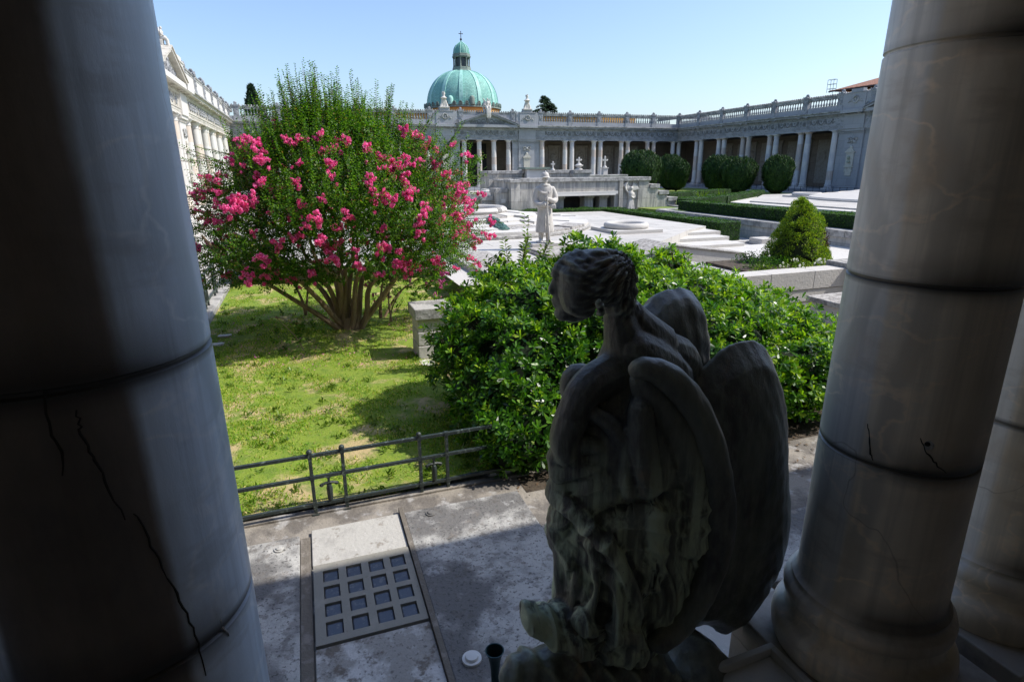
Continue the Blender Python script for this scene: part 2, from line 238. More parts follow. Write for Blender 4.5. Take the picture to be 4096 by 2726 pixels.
mat('copper_dull',(.19,.235,.20),.7,[('noise',(4,4,4),(.10,.15,.125),.45,.65,.7),('noise',(9,9,9),(.32,.36,.31),.55,.7,.6)])
mat('ochre_plaster',(.60,.33,.09),.85,[('noise',(.6,.6,.3),(.50,.26,.07),.45,.65,.6),('noise',(6,6,1.5),(.66,.42,.16),.55,.7,.4)])
mat('roof_tile',(.42,.20,.12),.85,[('ubrickuv',(.3,.42,.05),(.16,.07,.05),.3,1,.8),('noise',(3,3,3),(.55,.32,.21),.5,.68,.6),('noise',(9,9,9),(.25,.13,.09),.55,.7,.6)],bump=(.9,6))
mat('zinc',(.34,.42,.44),.5)
mat('window_dark',(.03,.045,.05),.3)

# ------------------------------------------------ mesh helpers
class MB:
    def __init__(s): s.v=[]; s.f=[]; s.uv=None
    def add(s,vs,fs):
        o=len(s.v); s.v.extend([tuple(p) for p in vs]); s.f.extend([tuple(i+o for i in f) for f in fs]); return s
    def box(s,x0,x1,y0,y1,z0,z1):
        return s.add([(x0,y0,z0),(x1,y0,z0),(x1,y1,z0),(x0,y1,z0),(x0,y0,z1),(x1,y0,z1),(x1,y1,z1),(x0,y1,z1)],[(0,3,2,1),(4,5,6,7),(0,1,5,4),(1,2,6,5),(2,3,7,6),(3,0,4,7)])
    def prism(s,poly,z0,z1):
        n=len(poly); return s.add([(x,y,z0) for x,y in poly]+[(x,y,z1) for x,y in poly],[tuple(range(n-1,-1,-1)),tuple(range(n,2*n))]+[(i,(i+1)%n,n+(i+1)%n,n+i) for i in range(n)])
    def prism_y(s,poly,y0,y1): # poly in x,z
        n=len(poly); return s.add([(x,y0,z) for x,z in poly]+[(x,y1,z) for x,z in poly],[tuple(range(n)),tuple(range(2*n-1,n-1,-1))]+[(i,n+i,n+(i+1)%n,(i+1)%n) for i in range(n)])
    def extr(s,prof,x0,x1): # profile (y,z) swept along x
        n=len(prof); return s.add([(x0,y,z) for y,z in prof]+[(x1,y,z) for y,z in prof],[tuple(range(n)),tuple(range(2*n-1,n-1,-1))]+[(i,n+i,n+(i+1)%n,(i+1)%n) for i in range(n)])
    def lathe(s,prof,seg=24,c=(0,0,0),a0=0,sx=1,sy=1,cap=True):
        vs=[];fs=[];n=len(prof)
        for r,z in prof:
            for k in range(seg):
                a=a0+2*PI*k/seg; vs.append((c[0]+r*sx*math.cos(a),c[1]+r*sy*math.sin(a),c[2]+z))
        for i in range(n-1):
            for k in range(seg):
                k2=(k+1)%seg; fs.append((i*seg+k,i*seg+k2,(i+1)*seg+k2,(i+1)*seg+k))
        if cap: fs.append(tuple(range(seg-1,-1,-1))); fs.append(tuple((n-1)*seg+k for k in range(seg)))
        return s.add(vs,fs)
    def tube(s,pts,rad,seg=8,cap=True,flat=1):
        P=[Vector(p) for p in pts]; n=len(P)
        if not isinstance(rad,(list,tuple)): rad=[rad]*n
        vs=[];fs=[];up=None
        for i in range(n):
            t=(P[min(i+1,n-1)]-P[max(i-1,0)]); t=t.normalized() if t.length>1e-9 else Vector((0,0,1))
            if up is None: up=t.orthogonal().normalized()
            up=(up-t*up.dot(t)); up=up.normalized() if up.length>1e-6 else t.orthogonal().normalized()
            b=t.cross(up)
            for k in range(seg):
                a=2*PI*k/seg; vs.append(P[i]+up*(math.cos(a)*rad[i])+b*(math.sin(a)*rad[i]*flat))
        for i in range(n-1):
            for k in range(seg):
                k2=(k+1)%seg; fs.append((i*seg+k,i*seg+k2,(i+1)*seg+k2,(i+1)*seg+k))
        if cap: fs.append(tuple(range(seg-1,-1,-1))); fs.append(tuple((n-1)*seg+k for k in range(seg)))
        return s.add(vs,fs)
    def ell(s,c,r,seg=12,ring=8,rot=None):
        vs=[];fs=[]
        if not isinstance(r,(tuple,list)): r=(r,r,r)
        c=Vector(c)
        def P(v):
            v=Vector((v[0]*r[0],v[1]*r[1],v[2]*r[2]))
            if rot is not None: v=rot@v
            return c+v
        vs.append(P((0,0,-1)))
        for i in range(1,ring):
            t=-PI/2+PI*i/ring
            for k in range(seg):
                a=2*PI*k/seg; vs.append(P((math.cos(t)*math.cos(a),math.cos(t)*math.sin(a),math.sin(t))))
        vs.append(P((0,0,1))); m=len(vs)-1
        for k in range(seg): fs.append((0,1+(k+1)%seg,1+k)); fs.append((m,m-seg+k,m-seg+(k+1)%seg))
        for i in range(ring-2):
            for k in range(seg):
                k2=(k+1)%seg; fs.append((1+i*seg+k,1+i*seg+k2,1+(i+1)*seg+k2,1+(i+1)*seg+k))
        return s.add(vs,fs)
    def chain(s,pts,seg=10): # rounded tube with ball ends, pts (x,y,z,r), resampled
        P=np.array(pts,float); n=len(P); Q=[]
        for i in range(n-1):
            p0=P[max(i-1,0)];p1=P[i];p2=P[i+1];p3=P[min(i+2,n-1)]
            for k in range(4):
                t=k/4; Q.append(.5*((2*p1)+(-p0+p2)*t+(2*p0-5*p1+4*p2-p3)*t*t+(-p0+3*p1-3*p2+p3)*t**3))
        Q.append(P[-1]); Q=np.array(Q); Q[:,3]=np.maximum(Q[:,3],.003)
        s.tube([q[:3] for q in Q],[float(q[3]) for q in Q],seg)
        for q in (Q[0],Q[-1]): s.ell(q[:3],float(q[3])*.99,seg,6)
        return s
    def torus(s,c,R_,r,seg=24,s2=8,axis='z',a0=0,a1=2*PI,sz=1):
        vs=[];fs=[];full=abs(a1-a0-2*PI)<1e-6; N=seg if full else seg+1
        for i in range(N):
            a=a0+(a1-a0)*i/seg
            for k in range(s2):
                b=2*PI*k/s2; rr=R_+r*math.cos(b); h=r*math.sin(b)*sz
                p=(rr*math.cos(a),rr*math.sin(a),h)
                if axis=='y': p=(p[0],p[2],p[1])
                elif axis=='x': p=(p[2],p[0],p[1])
                vs.append((c[0]+p[0],c[1]+p[1],c[2]+p[2]))
        for i in range(seg):
            j=(i+1)%N
            for k in range(s2): fs.append((i*s2+k,j*s2+k,j*s2+(k+1)%s2,i*s2+(k+1)%s2))
        if not full: fs.append(tuple(range(s2-1,-1,-1))); fs.append(tuple(seg*s2+k for k in range(s2)))
        return s.add(vs,fs)
    def mesh(s,name):
        me=bpy.data.meshes.new(name); me.from_pydata([tuple(map(float,v)) for v in s.v],[],s.f); me.update(); return me
    def build(s,name,m,parent=None,smooth=False,bevel=0,recalc=True):
        me=s.mesh(name)
        if recalc:
            bm=bmesh.new(); bm.from_mesh(me); bmesh.ops.recalc_face_normals(bm,faces=bm.faces[:]); bm.to_mesh(me); bm.free()
        return link(name,me,m,parent,smooth,bevel)
def link(name,me,m,parent=None,smooth=False,bevel=0):
    if m is not None: me.materials.append(MATS[m])
    o=bpy.data.objects.new(name,me); col.objects.link(o)
    if smooth:
        me.polygons.foreach_set('use_smooth',[True]*len(me.polygons))
        try: me.set_sharp_from_angle(angle=R(42 if smooth is True else smooth))
        except Exception: pass
    if parent is not None: o.parent=parent
    if bevel:
        b=o.modifiers.new('bevel','BEVEL'); b.width=bevel; b.segments=2; b.limit_method='ANGLE'; b.angle_limit=R(40)
    return o
def tag(o,label=None,cat=None,group=None,kind=None):
    if label: o['label']=label
    if cat: o['category']=cat
    if group: o['group']=group
    if kind: o['kind']=kind
    return o
def empty(name,loc,label,cat,rz=0,group=None):
    o=bpy.data.objects.new(name,None); col.objects.link(o); o.location=loc; o.rotation_euler=(0,0,rz); o.empty_display_size=.2
    return tag(o,label,cat,group)
def struct(o): o['kind']='structure'; return o
def copy_one(o,parent=None,loc=None,rz=None,scale=None):
    c=o.copy(); col.objects.link(c)
    if parent is not None: c.parent=parent
    if loc is not None: c.location=loc
    if rz is not None: c.rotation_euler=(0,0,rz)
    if scale is not None: c.scale=scale
    return c
def copy_tree(root,loc,rz=0,label=None,scale=None):
    c=copy_one(root,None,loc,rz,scale)
    if label: c['label']=label
    for ch in list(root.children):
        d=copy_one(ch,c)
        for g in list(ch.children): copy_one(g,d)
    return c
def quads(name,V,m,parent=None,tri=False,smooth=False):
    """V: array (n,k,3) of separate polygons"""
    n,k,_=V.shape; me=bpy.data.meshes.new(name); me.vertices.add(n*k); me.vertices.foreach_set('co',V.reshape(-1).astype(np.float32))
    me.loops.add(n*k); me.loops.foreach_set('vertex_index',np.arange(n*k,dtype=np.int32)); me.polygons.add(n)
    me.polygons.foreach_set('loop_start',np.arange(0,n*k,k,dtype=np.int32)); me.polygons.foreach_set('loop_total',np.full(n,k,dtype=np.int32))
    me.update(calc_edges=True); me.validate()
    return link(name,me,m,parent)
def remesh_build(mb,name,m,parent,voxel,smooth=4,factor=.5,disp=None):
    """one continuous body: voxel remesh of the rough volumes, smoothed, then detailed along the normals"""
    me=mb.mesh(name); bm=bmesh.new(); bm.from_mesh(me); bmesh.ops.recalc_face_normals(bm,faces=bm.faces[:]); bm.to_mesh(me); bm.free()
    o=bpy.data.objects.new(name,me); col.objects.link(o)
    r_=o.modifiers.new('r','REMESH'); r_.mode='VOXEL'; r_.voxel_size=voxel
    s_=o.modifiers.new('s','SMOOTH'); s_.factor=factor; s_.iterations=smooth
    bpy.context.view_layer.update()
    dg=bpy.context.evaluated_depsgraph_get(); me2=bpy.data.meshes.new_from_object(o.evaluated_get(dg)); me2.name=name
    bpy.data.objects.remove(o)
    if disp:
        n=len(me2.vertices); co=np.empty(n*3); me2.vertices.foreach_get('co',co); no=np.empty(n*3); me2.vertices.foreach_get('normal',no)
        co=co.reshape(-1,3); no=no.reshape(-1,3); d=disp(co,no); co=co+no*d[:,None]; me2.vertices.foreach_set('co',co.reshape(-1)); me2.update()
    me2.materials.clear()
    return link(name,me2,m,parent,smooth=180)
# ------------------------------------------------ ground
def sheet(name,poly,z,m):
    mb=MB(); mb.add([(x,y,z) for x,y in poly],[tuple(range(len(poly)))]); return struct(mb.build(name,m))
sheet('ground',[(-700,-600),(900,-600),(900,1200),(-700,1200)],-.012,'soil')
sheet('gravel_path',[(-5.6,4.95),(43,4.95),(43,42),(-5.6,42)],-.006,'gravel')
def lawn_grid():
    X=np.linspace(-1.98,4.2,70); Y=np.linspace(4.98,18.0,130); vs=[];fs=[]
    for y in Y:
        for x in X:
            h=.022*math.sin(x*2.1+y*.7)+.02*math.sin(x*.9-y*1.7)+.012*mnoise.noise((x*3,y*3,0)); e=min(1,(y-4.98)/.4,(x+1.98)/.3)
            vs.append((x,y,.06+h*max(e,0)))
    n=len(X)
    for j in range(len(Y)-1):
        for i in range(n-1): a=j*n+i; fs.append((a,a+1,a+n+1,a+n))
    return MB().add(vs,fs)
struct(lawn_grid().build('lawn','grass_ground',smooth=180))
# raised court behind the memorial and the garden terrace on the right, both standing above the path
mb=MB(); mb.box(-5.9,60,38,68,-.1,.60); struct(mb.build('rear_court','marble_paving'))
mb=MB(); mb.box(18.3,43.0,-1,38,-.1,.70); struct(mb.build('garden_terrace_ground','grass_far'))
sheet('rear_lawn',[(-5,39.5),(18.3,39.5),(18.3,57.5),(-5,57.5)],.606,'grass_far')
sheet('terrace_lawn',[(18.35,38),(41.5,38),(41.5,57.5),(18.35,57.5)],.607,'grass_far')
mb=MB(); mb.box(-5.9,-2.3,4.95,38,-.1,.12); struct(mb.build('side_walk','marble_paving',bevel=.01))
# near pavement
sheet('pavement',[(-30,1.9),(40,1.9),(40,4.93),(-30,4.93)],0,'pave_dark')

# ------------------------------------------------ arcades
ZB=.93; ZC=5.83; ZF0=6.16; ZF1=6.84; ZT=7.32; ZBB=7.75; ZR0=8.38; ZR1=8.60
def col_profile(joints=False):
    p=[(.35,0),(.36,.03),(.366,.07),(.36,.115),(.345,.14),(.322,.15),(.312,.165),(.306,.19),(.308,.215),(.322,.225),(.33,.235),(.333,.262),(.325,.29),(.31,.30),(.304,.31),(.304,.325),(.292,.335),(.284,.355)]
    z0,z1=.36,4.42; zs=sorted([z0+(z1-z0)*i/14 for i in range(1,14)]+([1.0,1.69,2.45,3.15,3.85] if joints else []))
    for z in zs:
        rr=.282-.042*((z-z0)/(z1-z0))**1.6
        if joints and z in (1.0,1.69,2.45,3.15,3.85): p+=[(rr,z-.008),(rr-.007,z-.0035),(rr-.007,z+.0035),(rr,z+.008)]
        else: p.append((rr,z))
    p+=[(.24,4.42),(.262,4.43),(.268,4.45),(.262,4.47),(.243,4.48),(.243,4.60),(.262,4.61),(.266,4.63),(.30,4.66),(.335,4.70),(.345,4.74),(.345,4.755)]
    return p
def column_mb(seg=20,joints=False,plinth=True):
    m=MB()
    if plinth: m.box(-.40,.40,-.40,.40,0,.0999); 
    m.lathe([(r,z+(.10 if plinth else 0)) for r,z in col_profile(joints)],seg)
    zt=4.755+(.10 if plinth else 0)
    m.box(-.37,.37,-.37,.37,zt+.001,4.90); return m
ENT=[(-.27,ZC),(-.27,6.0),(-.285,6.0),(-.285,6.12),(-.32,6.125),(-.32,6.16),(-.25,6.165),(-.25,6.84),(-.30,6.845),(-.34,6.93),(-.36,6.94),(-.36,6.99),(-.38,7.0),(-.38,7.06),(-.62,7.065),(-.62,7.18),(-.66,7.20),(-.70,7.26),(-.74,7.29),(-.74,7.32),(.62,7.32),(.62,6.2),(.27,6.2),(.27,ZC)]
bal_mesh=None
def baluster_mb():
    m=MB(); m.box(-.07,.07,-.07,.07,0,.06); m.box(-.07,.07,-.07,.07,.57,.63)
    m.lathe([(.035,.06),(.06,.12),(.068,.20),(.055,.28),(.035,.36),(.028,.45),(.038,.50),(.05,.53),(.04,.57)],8); return m
def garland_mb():
    m=MB()
    for k in (-1,0,1):
        cx=k*.80
        m.torus((cx,-.275,6.66),.30,.035,10,6,'y',PI,2*PI,1)
        for a in (200,240,270,300,340): m.ell((cx+.30*math.cos(R(a)),-.285,6.66+.30*math.sin(R(a))),.055,7,5)
        m.ell((cx,-.28,6.62),(.07,.04,.09),7,5)
    for k in (-1.5,-.5,.5,1.5):
        m.ell((k*.80,-.29,6.68),(.085,.05,.10),7,5); m.tube([(k*.8,-.275,6.6),(k*.8+.03,-.275,6.36)],[.03,.045],5)
    return m
def rosette_mb(r=.17):
    m=MB(); m.torus((0,0,0),r,.03,14,6,'y'); m.ell((0,-.01,0),(.07,.045,.07),8,6)
    for k in range(6): a=k*PI/3; m.ell((.105*math.cos(a),0,.105*math.sin(a)),(.035,.03,.035),6,4)
    return m
def wreath_mb():
    m=MB(); m.torus((0,0,0),.24,.07,16,6,'y')
    for k in range(14): a=k*2*PI/14; m.ell((.25*math.cos(a),-.03,.25*math.sin(a)),(.07,.05,.07),6,4)
    for sx in (-1,1):
        for k in range(4): m.ell((sx*(.36+.09*k),-.01,-.1+.1*math.sin(k*1.7)),(.08,.035,.05),6,4)
    m.tube([(0,-.02,-.1),(.02,-.03,.12)],[.05,.03],6); return m
def bow_mb():
    m=MB()
    for sx in (-1,1):
        m.torus((sx*.24,-.05,.06),.15,.045,10,6,'y'); m.tube([(0,-.05,0),(sx*.2,-.06,-.14),(sx*.42,-.05,-.20)],[.05,.06,.03],6)
        m.tube([(0,-.05,.02),(sx*.25,-.05,.20),(sx*.50,-.04,.16)],[.04,.05,.02],6)
    m.ell((0,-.07,0),(.11,.07,.15),8,6); m.tube([(0,-.06,0),(0,-.06,-.28)],[.06,.03],6); return m
def pedestal(parent,s,z1=8.64,w=.27):
    m=MB(); m.box(s-w,s+w,-.43,-.02,ZT+.003,ZBB+.012); m.box(s-w+.03,s+w-.03,-.40,-.04,ZBB+.012,ZR1-.02); m.box(s-w-.02,s+w+.02,-.45,-.01,ZR1-.02,ZR1+.05)
    m.prism_y([(s-w-.04,ZR1+.05),(s+w+.04,ZR1+.05),(s,ZR1+.26)],-.46,-.02)
    m.ell((s,-.24,ZR1+.30),(.13,.12,.12),8,6); m.torus((s-.05,-.30,ZR1+.30),.07,.035,8,5,'y'); m.torus((s+.07,-.30,ZR1+.28),.06,.03,8,5,'y')
    for sx in (-1,1): m.ell((s+sx*(w+.03),-.40,ZR1+.14),(.05,.05,.1),6,5)
    # carved shield on the front
    m.box(s-.14,s+.14,-.415,-.39,7.86,8.30); m.torus((s,-.42,8.08),.10,.03,10,5,'y'); m.ell((s,-.43,8.02),(.06,.03,.08),6,5)
    m.ell((s-.14,-.42,8.3),(.04,.03,.06),5,4); m.ell((s+.14,-.42,8.3),(.04,.03,.06),5,4)
    return m.build('pedestal','marble_trim',parent)
def wing(name,label,origin,rz,s0,s1,pairs,singles,centre,bays,colmat,zoff=0,solid=(),door=None,cat='arcade',plaques=True,wallmat='marble_wall',trim='marble_trim',crust='marble_crust'):
    root=empty(name,(origin[0],origin[1],zoff),label,cat,rz)
    # stylobate steps, floor
    m=MB(); m.box(s0,s1,-.55,4.4,.3,ZB-.001); m.box(s0,s1,-1.0,-.55,.3,ZB-.16)
    m.build('steps',wallmat,root,bevel=.01)
    cm=column_mb(20); protos=[]
    plist=[(s+d) for s in pairs for d in (-.43,.43)]+list(singles)+([centre+d for d in (-2.50,-.83,.83,2.50)] if centre is not None else [])
    first=None
    for s in sorted(plist):
        if first is None:
            first=cm.build('column',colmat,root,smooth=True); first.location=(s,0,ZB)
        else: copy_one(first,root,(s,0,ZB))
    ent=MB().extr(ENT,s0,s1)
    m=MB().box(s0,s1,-.36,.05,ZT+.002,ZBB); m.box(s0,s1,-.40,-.36,ZT+.002,ZT+.08); m.build('parapet_base',wallmat,root)
    # modillions and dentils belong to the entablature mesh
    m=ent
    for s in pairs:
        for d in (-.43,.43): m.box(s+d-.14,s+d+.14,-.60,-.37,6.985,7.064)
    cs=[centre+d for d in (-4.0,-3.1,-1.05,1.05,3.1,4.0,-5.3,5.3)] if centre is not None else []
    for s in cs: m.box(s-.14,s+.14,-.60,-.37,6.985,7.064)
    k=s0
    while k<s1: m.box(k,k+.045,-.375,-.358,6.945,6.985); k+=.09
    # frieze: triglyph strips and rosettes over the pairs, garlands between
    ros=None; gar=None; tri=ent
    for s in pairs:
        for d in (-.43,.43):
            for q in (-.09,-.03,.03,.09): tri.box(s+d-q-.018,s+d-q+.018,-.275,-.249,6.17,6.80)
        o=(rosette_mb().build('rosette',crust,root,smooth=True) if ros is None else copy_one(ros,root)); ros=ros or o; o.location=(s,-.265,6.49)
    if centre is not None:
        for d in (-3.1,-2.4,-1.05,1.05,2.4,3.1)+(-5.6,5.6):
            for q in (-.09,-.03,.03,.09): tri.box(centre+d-q-.018,centre+d-q+.018,-.275,-.249,6.17,6.80)
        for d in (-2.75,-1.7,0,1.7,2.75): o=copy_one(ros,root,(centre+d,-.265,6.49))
        for d in (-1.7,0,1.7):
            tri.ell((centre+d,-.26,6.5),(.42,.03,.14),10,5)
    ent.build('entablature',trim,root)
    for a,b in bays:
        if (a+b)/2<s0 or (a+b)/2>s1: continue
        o=(garland_mb().build('garland',crust,root,smooth=True) if gar is None else copy_one(gar,root)); gar=gar or o; o.location=((a+b)/2,0,0)
        o.scale=(min(1,(b-a-1.1)/2.55),1,1)
    # parapet: pedestals, balusters, rail
    peds=sorted(set([round(x,2) for ab in bays for x in ab])); 
    for s in peds: pedestal(root,s)
    m=MB().box(s0,s1,-.35,-.09,ZR0,ZR1-.07); m.box(s0,s1,-.38,-.06,ZR1-.068,ZR1); m.build('top_rail','marble_weathered',root)
    MB().box(s0,s1,-.752,-.70,7.235,7.328).box(s0,s1,-.70,-.42,7.321,7.329).build('cornice_shade_stain','marble_weathered',root)  # dark strip painting in the cornice shadow line, with the stained top behind
    m=MB(); k=s0+.12
    while k<s1:
        m.ell((k,-.22,ZR1+.07),(.085,.12,.085),7,5); k+=.25
    m.build('rail_cresting','marble_weathered',root,smooth=True)
    bal=None; nb=0
    for a,b in bays:
        if (a,b) in solid: MB().box(a+.2,b-.2,-.33,-.12,ZBB+.001,ZR0-.001).build('parapet_panel',wallmat,root); continue
        n=max(2,int(round((b-a-.6)/.29))); 
        for i in range(n):
            if nb>=100: break
            s=a+.30+(b-a-.6)*(i+.5)/n
            o=(baluster_mb().build('baluster','marble_white' if colmat!='marble_column' else trim,root,smooth=True) if bal is None else copy_one(bal,root)); bal=bal or o; o.location=(s,-.22,ZBB); o.scale=(1.35,1.35,1); nb+=1
    # back wall, ceiling, roof terrace
    m=MB().box(s0,s1,4.2,4.5,ZB,5.95); m.build('back_wall','interior_wall',root)
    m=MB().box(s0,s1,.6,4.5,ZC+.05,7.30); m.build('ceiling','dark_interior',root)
    if plaques:
        for s in pairs:
            m=MB(); rv=random.Random(int(s*31)); 
            for dx in (-1.85,0):
                if rv.random()<.25: continue
                hh=rv.choice([0,.25,-.2,.4]); m.box(s+dx-.55,s+dx+.55,4.12,4.198,1.3,2.3+hh) ; m.box(s+dx-.45,s+dx+.45,4.10,4.118,1.45,2.15+hh)
                m.prism_y([(s+dx-.6,2.32+hh),(s+dx+.6,2.32+hh),(s+dx,2.72+hh)],4.10,4.19)
            m.box(s-1.85-.5,s-1.85+.5,4.13,4.198,3.4,4.4); m.torus((s,4.15,4.1),.38,.08,16,6,'y'); m.box(s-.26,s+.26,4.12,4.198,3.8,4.35)
            m.box(s-.72,s-.60,4.05,4.198,ZB,5.2); m.box(s+.60,s+.72,4.05,4.198,ZB,5.2); m.box(s-.8,s+.8,4.02,4.198,5.2,5.45)
            m.box(s-2.4,s+.7,4.19,4.199,1.3,5.3); m.build('wall_tablet','interior_panel',root)
    if centre is not None:
        c=centre
        for sg in (-1,1):
            p=c+sg*4.60
            m=MB(); m.box(p-.92,p+.92,-.14,.55,ZB+.3,5.50); m.box(p-1.62,p+1.62,.02,.50,ZB+.001,5.50)
            m.box(p-1.0,p+1.0,-.24,.56,ZB+.002,ZB+.30); m.box(p-1.70,p+1.70,-.06,.52,ZB+.0015,ZB+.22)
            m.box(p-.96,p+.96,-.19,.57,5.50,5.66); m.box(p-1.66,p+1.66,-.04,.53,5.505,5.655); m.box(p-1.02,p+1.02,-.30,.58,5.66,5.845); m.box(p-1.72,p+1.72,-.12,.54,5.665,5.84)
            m.box(p-.98,p+.98,-.38,-.2,5.846,7.05); m.box(p-1.05,p+1.05,-.82,-.6,7.066,7.325)
            m.build('pier',wallmat,root,bevel=.008)
            m=MB().box(p-.88,p+.88,-.193,-.185,5.53,5.59).box(p-1.6,p+1.6,-.043,-.03,5.53,5.59); k=p-.85
            while k<=p+.86: m.ell((k,-.20,5.56),(.035,.025,.05),6,4); k+=.17
            for e in (-1.5,-1.3,1.3,1.5): m.ell((p+e,-.05,5.56),(.035,.025,.05),6,4)
            m.build('capital_band',trim,root,smooth=True)
            b=bow_mb().build('bow_relief','marble_weathered',root,smooth=True); b.location=(p,-.15,4.95)
            # memorial tablet hung on the pier
            m=MB(); m.box(p-.36,p+.36,-.22,-.142,2.9,3.95); m.box(p-.46,p+.46,-.30,-.143,3.95,4.08); m.prism_y([(p-.40,4.08),(p+.40,4.08),(p+.18,4.30),(p-.18,4.30)],-.27,-.15); m.ell((p,-.2,4.38),(.15,.08,.17),10,7)
            m.box(p-.42,p+.42,-.28,-.1425,2.78,2.90); m.box(p-.30,p+.30,-.20,-.1415,2.1,2.78); m.ell((p-.33,-.2,2.5),(.06,.05,.16),6,5); m.ell((p+.33,-.2,2.5),(.06,.05,.16),6,5)
            tb=m.build('tablet','marble_white' if trim=='marble_white' else 'tablet_stone',root,bevel=.006)
            if wallmat!='marble_wall' or name=='right_arcade' or name=='side_arcade':
                q=MB(); q.ell((p-.03,-.30,3.55),(.13,.11,.15),10,8); q.tube([(p-.02,-.26,3.42),(p,-.26,3.30),(p,-.26,3.18)],[.06,.10,.19],8); q.build('portrait_bust','bronze_dark',root,smooth=True)
            # attic block over the pier
            m=MB(); m.box(p-.92,p+.92,-.47,-.02,ZT+.004,ZR1+.055); m.box(p-1.3,p+1.3,-.41,-.03,ZT+.0045,ZR1+.02); m.box(p-.55,p+.55,-.46,-.05,ZR1+.056,ZR1+.30); m.box(p-.98,p+.98,-.52,-.01,ZR1+.0,ZR1+.054)
            m.build('attic_block',wallmat,root,bevel=.008)
            wr=wreath_mb().build('wreath_relief','marble_weathered',root,smooth=True); wr.location=(p,-.49,8.10)
        # pediment
        h=1.15; w=3.25
        m=MB().prism_y([(c-w,ZT+.004),(c+w,ZT+.004),(c,ZT+h)],-.55,-.35); m.box(c-w,c+w,-.80,-.6,7.07,7.326); m.build('pediment',wallmat,root)
        m=MB()
        for sg in (-1,1):
            m.prism_y([(c+sg*(w+.25),ZT+.006),(c+sg*(w-.10),ZT+.006),(c,ZT+h-.02),(c,ZT+h+.14)],-.86,-.40)
            m.prism_y([(c+sg*(w+.30),ZT+.08),(c+sg*(w+.2),ZT+.08),(c,ZT+h+.12),(c,ZT+h+.19)],-.92,-.38)
        m.build('raking_cornice',trim,root)
        m=MB(); 
        for sg in (-1,1):
            for k,(x,r_) in enumerate([(.45,.20),(.95,.17),(1.4,.13),(1.8,.10)]): m.torus((c+sg*x,-.57,ZT+.27+.02*(3-k)),r_,.04,12,6,'y'); m.ell((c+sg*x,-.58,ZT+.28),(.06,.04,.06),6,5); m.tube([(c+sg*x,-.57,ZT+.12),(c+sg*(x+.3),-.57,ZT+.42)],.03,5)
            m.torus((c+sg*(w+.05),-.6,ZT+.30),.15,.05,10,6,'y')
        m.ell((c,-.58,ZT+.45),(.16,.07,.26),8,6); m.ell((c,-.6,ZT+.72),(.09,.07,.1),8,6); m.box(c-1.9,c+1.9,-.56,-.551,ZT+.03,ZT+.3); m.build('tympanum_relief',crust,root,smooth=True)
        if door:
            m=MB(); m.box(c-2.4,c+door,4.05,4.19,ZB+.01,5.6); m.build('doorway','door_dark',root)
    return root
# rear arcade, local s = X
CB=19.43
bp=[-4.4,-1.35,2.30,5.92,9.55]; bpr=[29.17,32.80,36.40,39.93]
edges=[-3.2,.48,4.1,7.7]
rear=wing('rear_arcade','long grey marble arcade across the far end, behind the stepped memorial, below the green dome','x' and (0,63.4),0,-9.5,48.3,
   [-1.35,2.30,5.92,9.55]+bpr,[12.95,25.93,43.05,43.9],CB,
   [(-5.0,-1.35),(-1.35,2.30),(2.30,5.92),(5.92,9.55),(9.55,13.25),(13.25,16.55),(16.55,22.35),(22.35,25.62),(25.62,29.17),(29.17,32.80),(32.80,36.40),(36.40,39.93),(39.93,43.5)],
   'marble_column',0,solid=((13.25,16.55),(16.55,22.35),(22.35,25.62)),door=1.2)
# right arcade: local s -> world -Y
def sy(y): return 63.4-y
rp=[sy(y) for y in (59.3,55.35,51.55,47.75,43.87)]
right=wing('right_arcade','shaded blue grey marble arcade down the right side, behind the clipped yews','x' and (43.8,63.4),-PI/2,-4.4,60.2,
   rp+[sy(y) for y in (23.6,19.9,16.2,12.5,8.8)],[sy(40.55),sy(27.4)],sy(34.0),
   [(.3,sy(59.3)),(sy(59.3),sy(55.35)),(sy(55.35),sy(51.55)),(sy(51.55),sy(47.75)),(sy(47.75),sy(43.87)),(sy(43.87),sy(40.1)),(sy(40.1),sy(37.1)),(sy(37.1),sy(30.9)),(sy(30.9),sy(27.9)),(sy(27.9),sy(23.6))],
   'marble_column',.004,solid=((sy(40.1),sy(37.1)),(sy(37.1),sy(30.9)),(sy(30.9),sy(27.9))))
# side arcade on the left: local s -> world +Y
ly=lambda y: y-3.2
left=wing('side_arcade','sunlit cream marble arcade running down the left side of the courtyard','x' and (-6.0,3.2),PI/2,-1.3,64,
   [ly(y) for y in (43.9,47.75,51.55,55.35,59.3)]+[ly(y) for y in (23.6,19.9)],[ly(40.55),ly(27.4)],ly(34.0),
   [(ly(a),ly(b)) for a,b in ((19.9,23.6),(23.6,27.9),(27.9,30.9),(30.9,37.1),(37.1,40.1),(40.1,43.87),(43.87,47.75),(47.75,51.55),(51.55,55.35),(55.35,59.3),(59.3,63.1))],
   'marble_column_warm',-.004,solid=tuple((ly(a),ly(b)) for a,b in ((27.9,30.9),(30.9,37.1),(37.1,40.1),(40.1,43.87),(43.87,47.75),(47.75,51.55),(51.55,55.35))),wallmat='marble_white',trim='marble_cream',crust='marble_trim')

